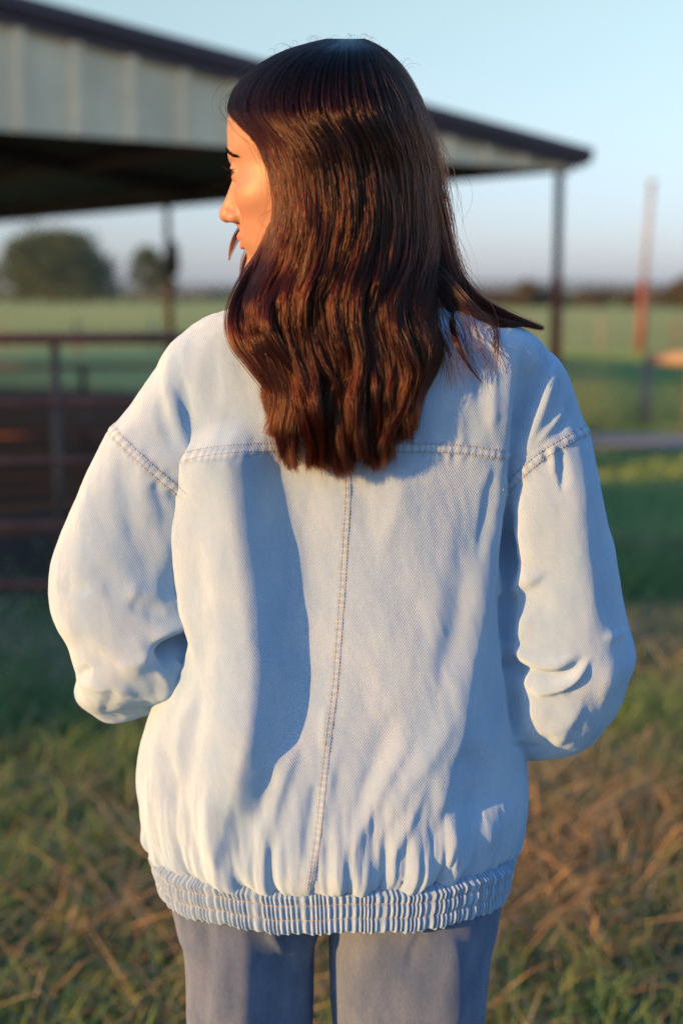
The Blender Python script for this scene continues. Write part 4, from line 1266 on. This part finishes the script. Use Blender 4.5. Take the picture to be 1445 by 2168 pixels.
# torso, arms, hands, legs under the clothes (coarser)
def bz(px_, py_, Y_=YC): return vec(P(px_, py_, Y_))
def body_field(G):
    nk = bz(700, 560); ch = bz(735, 800); wa = bz(720, 1250); hp = bz(705, 1650)
    f = cap(G, nk, bz(730, 700), .052, .056)
    f = smin(f, ell(G, ch + [0, .01, -.03], (.12, .065, .14)), .03)
    f = smin(f, ell(G, wa, (.115, .08, .17)), .06)
    f = smin(f, ell(G, hp, (.15, .095, .15)), .06)
    for sg, sh, el, wr in ((-1, bz(465, 850), bz(265, 1370, YC), bz(470, 1430, YC + .16)), (1, bz(1085, 880), bz(1200, 1440, YC), bz(980, 1480, YC + .16))):
        f = smin(f, cap(G, sh, el, .030, .030), .04)
        f = smin(f, cap(G, el, wr, .033, .023), .02)
        d = (wr - el) / np.linalg.norm(wr - el)
        up = np.array([0, 0, 1.0]); sd = np.cross(d, up)
        palm = wr + d * .05
        f = smin(f, cap(G, wr + d * .02 + up * .018, wr + d * .075 + up * .016, .013, .012), .02)
        f = smin(f, cap(G, wr + d * .02 - up * .018, wr + d * .075 - up * .016, .013, .011), .02)
        for j, ln in enumerate((.065, .075, .07, .055)):
            b0 = wr + d * .08 + up * (.03 - .02 * j)
            b1 = b0 + d * ln * .5; b2 = b1 + d * ln * .4 + sd * sg * .015
            f = smin(f, cap(G, b0, b1, .0085, .008), .004); f = smin(f, cap(G, b1, b2, .008, .007), .003)
        t0 = wr + d * .025 + up * .03
        f = smin(f, cap(G, t0, t0 + d * .03 + up * .025, .011, .010), .008); f = smin(f, cap(G, t0 + d * .03 + up * .025, t0 + d * .06 + up * .03, .010, .008), .004)
    for xk, xa in ((-.10, -.11), (.075, .08)):
        k = np.array([xk, YC, .47]); a = np.array([xa, YC - .01, .08])
        f = smin(f, cap(G, hp + [xk * .85, 0, -.05], k, .062, .05), .012)
        f = smin(f, cap(G, k, a, .052, .032), .02)
        f = smin(f, cap(G, a + [0, 0, -.03], a + [0, .13, -.045], .032, .022), .02)
    return f
lo2 = np.array([-.34, YC - .16, 0.0]); hi2 = np.array([.36, YC + .34, 1.50]); h2 = .0075
ax_ = [np.arange(lo2[i], hi2[i], h2) for i in range(3)]
G = np.meshgrid(*ax_, indexing='ij')
BV, BQ = surface_nets(body_field(G), lo2, h2)
V, Fc = join_geo([(HVw, [HQ]), (BV, [BQ])])
body = wpart('body', V, Fc, M_skin)
ca = body.data.color_attributes.new('tint', 'FLOAT_COLOR', 'POINT')
col = np.zeros((len(V), 4)); col[:, 3] = 1
blush = .16 * np.exp(-(((np.abs(HV[:, 0]) - .045) / .02) ** 2 + ((HV[:, 2] + .04) / .022) ** 2)) + .14 * np.exp(-(((HV[:, 1] - .10) / .01) ** 2 + ((HV[:, 2] + .042) / .014) ** 2))
blush = blush + .12 * np.clip(vnoise(HV[:, 0] * 60 + 9, HV[:, 1] * 60 + 9, HV[:, 2] * 60 + 9, 31, 4) + .1, 0, 1)
col[:len(HV), 0] = np.clip(np.maximum(lips * .8, blush), 0, 1); col[:len(HV), 1] = np.maximum(scalp, 0)
ca.data.foreach_set('color', col.ravel())

# eyes
def eye_mat():
    m, nt, bs = new_mat('eye')
    tc = N(nt, 'ShaderNodeTexCoord'); sp = N(nt, 'ShaderNodeSeparateXYZ'); nt.links.new(tc.outputs['Object'], sp.inputs[0])
    rp = N(nt, 'ShaderNodeValToRGB'); rp.color_ramp.interpolation = 'LINEAR'
    el = rp.color_ramp.elements
    el[0].position = 0.0; el[0].color = (.3, .22, .18, 1); el[1].position = .55; el[1].color = (.22, .15, .12, 1)
    for p_, c_ in ((.60, (.03, .012, .008, 1)), (.72, (.08, .035, .016, 1)), (.95, (.004, .003, .003, 1))):
        e = el.new(p_); e.color = c_
    mr = N(nt, 'ShaderNodeMapRange'); mr.inputs['From Min'].default_value = 0; mr.inputs['From Max'].default_value = .012
    nt.links.new(sp.outputs['Y'], mr.inputs['Value']); nt.links.new(mr.outputs[0], rp.inputs['Fac'])
    nt.links.new(rp.outputs['Color'], bs.inputs['Base Color']); bs.inputs['Roughness'].default_value = .25
    return m
M_eye = eye_mat()
u = np.linspace(0, np.pi, 24); v = np.linspace(0, 2 * np.pi, 32, endpoint=False)
sph = np.stack([np.sin(u)[:, None] * np.cos(v), np.cos(u)[:, None] + 0 * v, np.sin(u)[:, None] * np.sin(v)], -1).reshape(-1, 3) * .0120
for sx in (-1, 1):
    eo = part('eye', np_mesh('eye', sph, grid_faces(24, 32), M_eye), woman)
    eo.matrix_local = Matrix.Translation((0, -YC, 0)) @ HM @ Matrix.Translation((sx * EYE[0], EYE[1], EYE[2])) @ Matrix.Rotation(R_(3), 4, 'X')

# ---------------- hair curves
def hair_obj(name, pts_list, radius, mat, parent=None, tip=0.25):
    """pts_list: array (n, k, 3) in world space"""
    n, k, _ = pts_list.shape
    cu = bpy.data.hair_curves.new(name)
    cu.add_curves([k] * n)
    cu.position_data.foreach_set('vector', (pts_list - [0, YC, 0]).astype(np.float32).ravel())
    ra = cu.attributes.get('radius') or cu.attributes.new('radius', 'FLOAT', 'POINT')
    rr = (np.asarray(radius).reshape(-1, 1) * np.ones((n, k))) * np.interp(np.linspace(0, 1, k), [0, .05, .7, 1], [.7, 1, 1, tip])[None]
    ra.data.foreach_set('value', rr.astype(np.float32).ravel())
    cu.materials.append(mat)
    o = bpy.data.objects.new(name, cu)
    return link(o, parent or woman)

# envelope rows of the hair mass: y, left x, right x, Y of left edge, Y of right edge, bulge towards camera
HR = np.array([
    (80,  700, 765, YC + .00, YC + .00, .020), (90, 645, 795, YC + .00, YC + .00, .050), (108, 598, 818, YC + .0, YC + .0, .072),
    (135, 547, 846, YC + .0, YC + .0, .090), (165, 513, 868, YC + .00, YC + .0, .101), (200, 488, 886, YC + .00, YC, .109),
    (238, 481, 902, YC - .005, YC, .113), (268, 506, 911, YC - .02, YC, .108), (305, 546, 921, YC - .045, YC, .095),
    (363, 569, 931, YC - .062, YC, .084), (432, 579, 937, YC - .068, YC - .004, .082), (490, 573, 940, YC - .068, YC - .008, .081),
    (560, 552, 935, YC - .070, YC - .025, .073), (600, 533, 925, YC - .076, YC - .048, .062), (640, 513, 915, YC - .090, YC - .068, .045),
    (690, 505, 920, YC - .100, YC - .082, .036), (740, 527, 926, YC - .106, YC - .090, .032), (800, 560, 922, YC - .109, YC - .095, .029),
    (860, 572, 902, YC - .110, YC - .098, .026), (920, 578, 880, YC - .111, YC - .100, .023), (1010, 592, 868, YC - .112, YC - .101, .021)])
def env(y):
    return [np.interp(y, HR[:, 0], HR[:, i]) for i in range(1, 6)]
# smooth the table
yy = np.linspace(80, 1010, 400)
tb = np.stack([np.interp(yy, HR[:, 0], HR[:, i]) for i in range(6)], 1)
ker = np.hanning(23); ker /= ker.sum()
for i in range(1, 6):
    pad = np.pad(tb[:, i], 11, mode='reflect', reflect_type='odd'); tb[:, i] = np.convolve(pad, ker, 'valid')
def envs(y):
    return [np.interp(y, tb[:, 0], tb[:, i]) for i in range(1, 6)]

K = 44
def lock_edges(n, seed):
    r = np.random.default_rng(seed)
    w = r.uniform(.4, 1.6, n); e = np.concatenate([[0], np.cumsum(w)]); return e / e[-1]

def px_to_world(X, Y, D):
    """vectorised P"""
    yc = (1084 - Y) / F; xc = (X - 722.5) / F
    dy = yc * UV.y + FV.y; dz = yc * UV.z + FV.z
    s = D / dy
    return np.stack([xc * s, D, CAMH + dz * s], -1)

def tip_y(s, r, n):
    base = np.interp(s, [0, .06, .14, .3, .45, .62, .75, .86, .94, 1], [905, 935, 985, 998, 995, 978, 985, 955, 915, 890])
    return base

def main_hair(n, seed, layer0, layer1, nlocks, wave, wseed, shorten=0.0):
    r = np.random.default_rng(seed)
    e = lock_edges(nlocks, wseed)
    rl = np.random.default_rng(wseed + 5)
    lce = (e[:-1] + e[1:]) / 2; lph = 2.2 * np.sin(lce * 7 + wseed) + rl.normal(0, .7, nlocks); lam = rl.uniform(.5, 1.3, nlocks); lwl = rl.uniform(230, 340, nlocks)
    lend = rl.uniform(-22, 16, nlocks) - shorten; ldep = rl.uniform(-1, 1, nlocks); lnar = rl.uniform(.08, .36, nlocks); lsh = rl.uniform(-.02, .02, nlocks)
    s = r.random(n)
    li = np.clip(np.searchsorted(e, s) - 1, 0, nlocks - 1)
    sc = (e[li] + e[li + 1]) / 2; hw = (e[li + 1] - e[li]) / 2
    u = (s - sc) / hw
    y_end = tip_y(sc, r, n) + lend[li] + r.normal(0, 8, n) - np.abs(r.normal(0, 26, n)) * (r.random(n) < .5)
    y0 = 82 + 10 * r.random(n)
    t = np.linspace(0, 1, K)[None]
    y = y0[:, None] + (y_end - y0)[:, None] * t ** 1.05
    L, Rr, YL, YR, bul = envs(y)
    dn = np.clip((y - 430) / 400, 0, 1)            # how far the hair has fallen free
    nar = 1 - dn ** 1.2 * lnar[li][:, None]
    ss = sc[:, None] + lsh[li][:, None] * dn + hw[:, None] * u[:, None] * nar
    wv = np.sin((y - 520) / lwl[li][:, None] * 6.283 + lph[li][:, None])
    wv2 = np.sin((y - 520) / 120 * 6.283 + lph[li][:, None] * 2 + s[:, None] * 12)
    X = L + (Rr - L) * ss
    X = X + wv * wave * lam[li][:, None] * dn + wv2 * 2.0 * dn
    # keep the outer silhouette
    c = np.clip(2 * ss - 1, -1, 1)
    dome = np.sqrt(np.clip(1 - np.abs(c) ** 2.5, 0.0, 1))
    lay = layer0 + (layer1 - layer0) * r.random(n)
    D = YL + (YR - YL) * ss - bul * dome
    inner = lay[:, None] * np.interp(y, [80, 200, 600, 1000], [.006, .014, .016, .016])
    D = D + inner
    D = D - (0.006 * (1 - u[:, None] ** 2) * (0.05 + 0.95 * dn)) - ldep[li][:, None] * .005 * (0.08 + 0.92 * dn)
    D = D - 0.0035 * np.cos((y - 520) / lwl[li][:, None] * 6.283 + lph[li][:, None]) * dn
    # medium clumps
    s_ = s[:, None]
    X = X + (2.0 * np.sin(y / 95 + 41 * s_ + 3 * np.sin(23 * s_)) + 1.2 * np.sin(y / 60 + 97 * s_)) * (0.3 + dn)
    D = D + .0006 * np.sin(y / 140 + 60 * s_ + 4 * np.sin(17 * s_ + wseed)) + .0007 * np.sin(y / 200 + 190 * s_)
    for nc, at in ((70, .10), (300, .18)):
        jit_ = .3 * np.sin(s * 500); ck = (np.floor(s * nc + jit_) + .5 - jit_) / nc
        X = X + (ck - s)[:, None] * (Rr - L) * at * (0.15 + 0.85 * dn)
        D = D + .0006 * ((s - ck) * nc * 2)[:, None] ** 2 * (0.15 + .85 * dn) * (70 / nc) ** .4
    # individual frizz
    fa = r.normal(0, 1, (n, 1)); fb = r.uniform(0, 6.28, (n, 1))
    X = X + fa * 1.2 * np.sin(y / 130 + fb) + r.normal(0, .4, (n, 1))
    s2 = s[:, None] + .016 * r.normal(0, 1, (n, 1))
    D = D + np.interp(y, [80, 250, 500, 1000], [.0003, .0014, .0022, .0030]) * (np.sin(y / 46 + 5 * np.sin(9 * s2 + wseed) + 9 * s2) + .4 * np.sin(y / 30 + 6 * np.sin(14 * s2) + 60 * s2))
    X = X + r.normal(0, 3.2, (n, 1)) * (.25 + dn) * np.sin(y / r.uniform(30, 80, (n, 1)) + r.uniform(0, 6.28, (n, 1)))
    D = D + r.normal(0, .0020, (n, 1)) * np.sin(y / r.uniform(28, 60, (n, 1)) + r.uniform(0, 6.28, (n, 1)))
    return px_to_world(X, y, D), s

A1, _ = main_hair(22000, 21, 0.0, 0.35, 11, 15, 77)
A2, _ = main_hair(12000, 22, 0.3, 0.8, 14, 13, 78)
A3, _ = main_hair(6000, 24, 0.7, 1.4, 9, 10, 79, 20)
hair = hair_obj('hair', np.concatenate([A1, A2, A3]), rng.uniform(.00013, .00030, 40000), M_hair, tip=.12)

def free_lock(pts, n, w0, w1, seed, frizz=1.5, spreadD=.004, wave=0):
    """pts: list of (x, y, Y); a bundle following it"""
    r = np.random.default_rng(seed)
    def rest(q):     # lie on the cloth where there is cloth underneath
        if q[1] > 560:
            h, nn = on_cloth(q[0], q[1])
            if h is not None and h.y < YC + .02:
                return (q[0], q[1], max(h.y - .009, q[2]) if q[2] < h.y - .009 else min(h.y - .006, q[2]))
        return q
    pts = [rest(q) for q in pts] if seed in (41, 42, 43, 44, 45, 46) else pts
    c = catmull(pts, K)
    off = r.normal(0, .5, (n, 1)); dof = r.normal(0, .5, (n, 1))
    wid = (np.interp(np.linspace(0, 1, K), np.linspace(0, 1, len(w0)), w0) if isinstance(w0, (list, tuple)) else np.linspace(w0, w1, K))[None]
    T_ = np.gradient(c[:, :2], axis=0); T_ /= np.linalg.norm(T_, axis=1)[:, None]
    nx, ny = -T_[:, 1], T_[:, 0]
    t = np.linspace(0, 1, K)[None]
    ln = 1 - 0.12 * r.random((n, 1)) ** 2
    idx = t * ln * (K - 1)
    def samp(a): 
        i0 = np.clip(np.floor(idx).astype(int), 0, K - 2); f = idx - i0
        return a[i0] * (1 - f) + a[i0 + 1] * f
    X = samp(c[:, 0]) + samp(nx) * off * wid + frizz * r.normal(0, 1, (n, 1)) * np.sin(t * r.uniform(2, 7, (n, 1)) + r.uniform(0, 6, (n, 1))) * t
    Yp = samp(c[:, 1]) + samp(ny) * off * wid + frizz * r.normal(0, .6, (n, 1)) * np.sin(t * r.uniform(2, 7, (n, 1))) * t
    D = samp(c[:, 2]) + dof * spreadD
    return px_to_world(X, Yp, D)
# lock thrown over the right shoulder
B = [free_lock([(800, 170, YC - .06), (858, 250, YC - .04), (896, 330, YC - .02), (912, 420, YC - .018), (922, 510, YC - .022), (948, 585, YC - .035), (1000, 638, YC - .055), (1065, 668, YC - .048), (1150, 696, YC - .02)], 900, [3, 8, 14, 22, 30, 26, 20, 12, 4], 9, 41, 3),
     free_lock([(790, 160, YC - .07), (850, 270, YC - .06), (895, 400, YC - .045), (912, 520, YC - .042), (935, 600, YC - .05), (985, 655, YC - .072), (1050, 682, YC - .06), (1120, 688, YC - .03)], 700, [3, 10, 20, 30, 32, 22, 12, 2], 10, 42, 2),
     free_lock([(860, 300, YC - .05), (895, 460, YC - .05), (918, 580, YC - .06), (950, 650, YC - .085), (960, 710, YC - .098), (985, 765, YC - .107), (1020, 812, YC - .110)], 60, [10, 12, 12, 9, 6, 4, 1.2], 3, 43, 1),
     free_lock([(920, 560, YC - .06), (1000, 650, YC - .085), (1045, 690, YC - .085), (1052, 740, YC - .095), (1048, 800, YC - .102)], 16, 18, 8, 44, 8),
     free_lock([(920, 600, YC - .06), (975, 680, YC - .095), (1000, 740, YC - .104), (1035, 800, YC - .107)], 22, 50, 40, 45, 14),
     free_lock([(905, 600, YC - .07), (925, 690, YC - .105), (950, 760, YC - .108), (960, 830, YC - .110)], 26, 20, 40, 46, 12)]
# loose loop at the left edge
B += [free_lock([(640, 330, YC - .075), (602, 450, YC - .072), (568, 540, YC - .068), (532, 600, YC - .078), (508, 660, YC - .10), (512, 715, YC - .112), (548, 765, YC - .120), (585, 820, YC - .124), (590, 880, YC - .126), (572, 925, YC - .127)], 700, [6, 18, 22, 24, 24, 22, 22], 22, 47, 2.5),
      free_lock([(660, 380, YC - .08), (615, 480, YC - .08), (576, 560, YC - .075), (549, 640, YC - .09), (552, 700, YC - .118), (585, 770, YC - .124), (610, 840, YC - .128), (600, 920, YC - .13), (625, 990, YC - .128)], 700, [6, 18, 22, 26, 26, 24, 24], 24, 48, 2.5)]
# strands on the far side of the face, below the mouth
far = [free_lock([(600, 410, YC + .05), (560, 445, YC + .06), (520, 478, YC + .065), (500, 505, YC + .065), (489, 532, YC + .065), (485, 552, YC + .065)], 60, [7, 8, 9, 7, 4, 1], 3, 49, .7),
       free_lock([(600, 450, YC + .04), (560, 490, YC + .05), (528, 530, YC + .055), (513, 565, YC + .055), (508, 620, YC + .05)], 70, [8, 8, 7, 5, 2], 3, 50, .8),
       free_lock([(600, 470, YC + .04), (565, 510, YC + .05), (540, 555, YC + .05), (524, 590, YC + .045), (518, 640, YC + .03)], 60, [8, 8, 6, 4, 2], 3, 52, .8),
       free_lock([(590, 460, YC + .05), (560, 560, YC + .05), (535, 600, YC + .04), (525, 650, YC + .0)], 300, 26, 14, 51, 2)]
lk = np.concatenate(B + far)
o = hair_obj('hair_lock', lk, rng.uniform(.0002, .00034, len(lk)), M_hair); o.parent = hair
# flyaways
fl = []
r = np.random.default_rng(60)
for i in range(230):
    s = r.choice([r.uniform(-.02, .1), r.uniform(.85, 1.02), r.random()])
    ya = r.uniform(84, 700); yb = ya + r.uniform(60, 260)
    y = np.linspace(ya, yb, K)
    L, Rr, YL, YR, bul = envs(y)
    tt = np.linspace(0, 1, K)
    out = r.uniform(2, 20) * np.sin(tt * math.pi * r.uniform(.5, 1.0))
    c = 2 * s - 1
    X = L + (Rr - L) * s + np.sign(c) * out * (abs(c) > .7) + r.normal(0, 6) * np.sin(tt * r.uniform(2, 6))
    D = YL + (YR - YL) * s - bul * math.sqrt(max(0, 1 - min(1, abs(c)) ** 2.2)) - .004 - r.uniform(0, .008)
    fl.append(px_to_world(X, y - out * .3, D))
for i in range(150):  # loose hairs standing off the right-hand side
    ya = r.uniform(250, 560); y = np.linspace(ya, ya + r.uniform(90, 260), K); tt = np.linspace(0, 1, K)
    L, Rr, YL, YR, bul = envs(y)
    fl.append(px_to_world(Rr + 4 + np.minimum(r.gamma(1.5, 12), 70) * np.sin(tt * math.pi * r.uniform(.45, .95)) + np.maximum(0, y - 500) * .35, y, YR + r.uniform(-.02, .01)))
for i in range(60):   # short ones standing off the crown
    x0 = r.uniform(560, 860); 
    yb = np.interp(x0, [560, 605, 655, 735, 790, 818, 860], [132, 110, 94, 82, 92, 110, 150])
    tt = np.linspace(0, 1, K); dx = r.normal(0, 26); hh = r.uniform(4, 15)
    fl.append(px_to_world(x0 + dx * tt, yb + 8 - (8 + hh) * np.sin(tt * math.pi * .8), YC - .01 + 0 * tt + r.normal(0, .02)))
o = hair_obj('flyaway_hair', np.array(fl), rng.uniform(.00008, .00013, len(fl)), M_hair, tip=.4); o.parent = hair
# dark under-layer so no daylight shows through
hv = []
for y in np.linspace(92, 880, 80):
    L, Rr, YL, YR, bul = [float(q) for q in envs(y)]
    th = np.linspace(0, math.pi, 48)
    c = -np.cos(th)
    s = .5 + .5 * c * .93
    ins = np.interp(y, [92, 140, 300, 800], [.012, .016, .02, .014])
    D = YL + (YR - YL) * s - bul * np.sqrt(np.clip(1 - np.abs(c) ** 2.2, 0, 1)) + ins
    X = L + (Rr - L) * s
    front = px_to_world(X, np.full(48, y), D)
    back = px_to_world(X, np.full(48, y), np.maximum(D, D * 0 + np.interp(y, [92, 300, 560, 700], [YC + .01, YC - .01, YC - .04, YC - .085])) + .006)[::-1]
    hv.append(np.concatenate([front, back]))
hv = np.array(hv)
o = wpart('hair_underlayer', hv.reshape(-1, 3), grid_faces(80, 96), M_hairbase); o.parent = hair

# brow and lashes
def face_pts(lst):
    return to_world(np.array(lst, float))
hbvh = BVHTree.FromPolygons([tuple(v) for v in HV], [tuple(q) for q in HQ.tolist()])
bp = []
r = np.random.default_rng(70)
for i in range(320):
    for sx in (-1, 1):
        q = r.random()
        x = .012 + .036 * q; z = .0175 + .005 * math.sin(q * 2.2) - .011 * q * q + r.normal(0, .0014) * (1 - .6 * q)
        yv = np.interp(x, [.01, .02, .03, .04, .05], [.0855, .083, .0785, .0715, .062])
        L_ = .007
        pts = [(sx * (x + L_ * tt), yv + .0012 - .006 * tt * (0.5 + q), z + .0035 * tt * (1 - 1.6 * q)) for tt in (0, .33, .66, 1)]
        q_ = []
        for k_, p_ in enumerate(pts):
            h_ = hbvh.find_nearest(Vector(p_))
            q_.append(tuple(h_[0] + h_[1] * (.0003 + .0004 * k_)))
        bp.append(face_pts(q_))
o = hair_obj('eyebrow', np.array(bp), np.full(len(bp), .00015), M_brow)
bp = []
for i in range(110):
    for sx in (-1, 1):
        q = r.uniform(-1, 1)
        for up in (1, -1):
            x = EYE[0] + q * .0125; yv = EYE[1] + math.sqrt(max(0, .0138 ** 2 - (q * .0125) ** 2)) - .0006
            z = EYE[2] + up * .0044 * (1 - q * q)
            L_ = .0085 if up > 0 else .004
            pts = [(sx * (x + .25 * L_ * q * tt), yv + L_ * tt * .9, z + (up * L_ * (.15 * tt + .55 * tt * tt) if up > 0 else -L_ * .5 * tt)) for tt in (0, .33, .66, 1)]
            bp.append(face_pts(pts))
o = hair_obj('eyelash', np.array(bp), np.full(len(bp), .0003), M_brow)

# ------------------------------------------------------------------ evening haze
def haze_box():
    V, Fc = box_geo(0, 1450, 10.5, 5200, 3600, 26.0)
    m = bpy.data.materials.new('haze'); m.use_nodes = True
    nt = m.node_tree
    for n in list(nt.nodes): nt.nodes.remove(n)
    out = N(nt, 'ShaderNodeOutputMaterial'); vo = N(nt, 'ShaderNodeVolumePrincipled')
    vo.inputs['Color'].default_value = (.42, .68, 1.0, 1); vo.inputs['Density'].default_value = HAZE; vo.inputs['Anisotropy'].default_value = 0.0
    nt.links.new(vo.outputs[0], out.inputs['Volume'])
    o = part('haze', np_mesh('haze', V, Fc, m, False)); o['kind'] = 'stuff'
HAZE = 0.00026
haze_box()

for o in scene.objects:
    if o.parent is None:
        base = o.name.split('.')[0]
        g = {'oak_tree': 'trees standing in the pasture', 'pipe_fence': 'pipe fences of the pens', 'wire_fence': 'wire fences across the pasture'}.get(base)
        if g: o['group'] = g
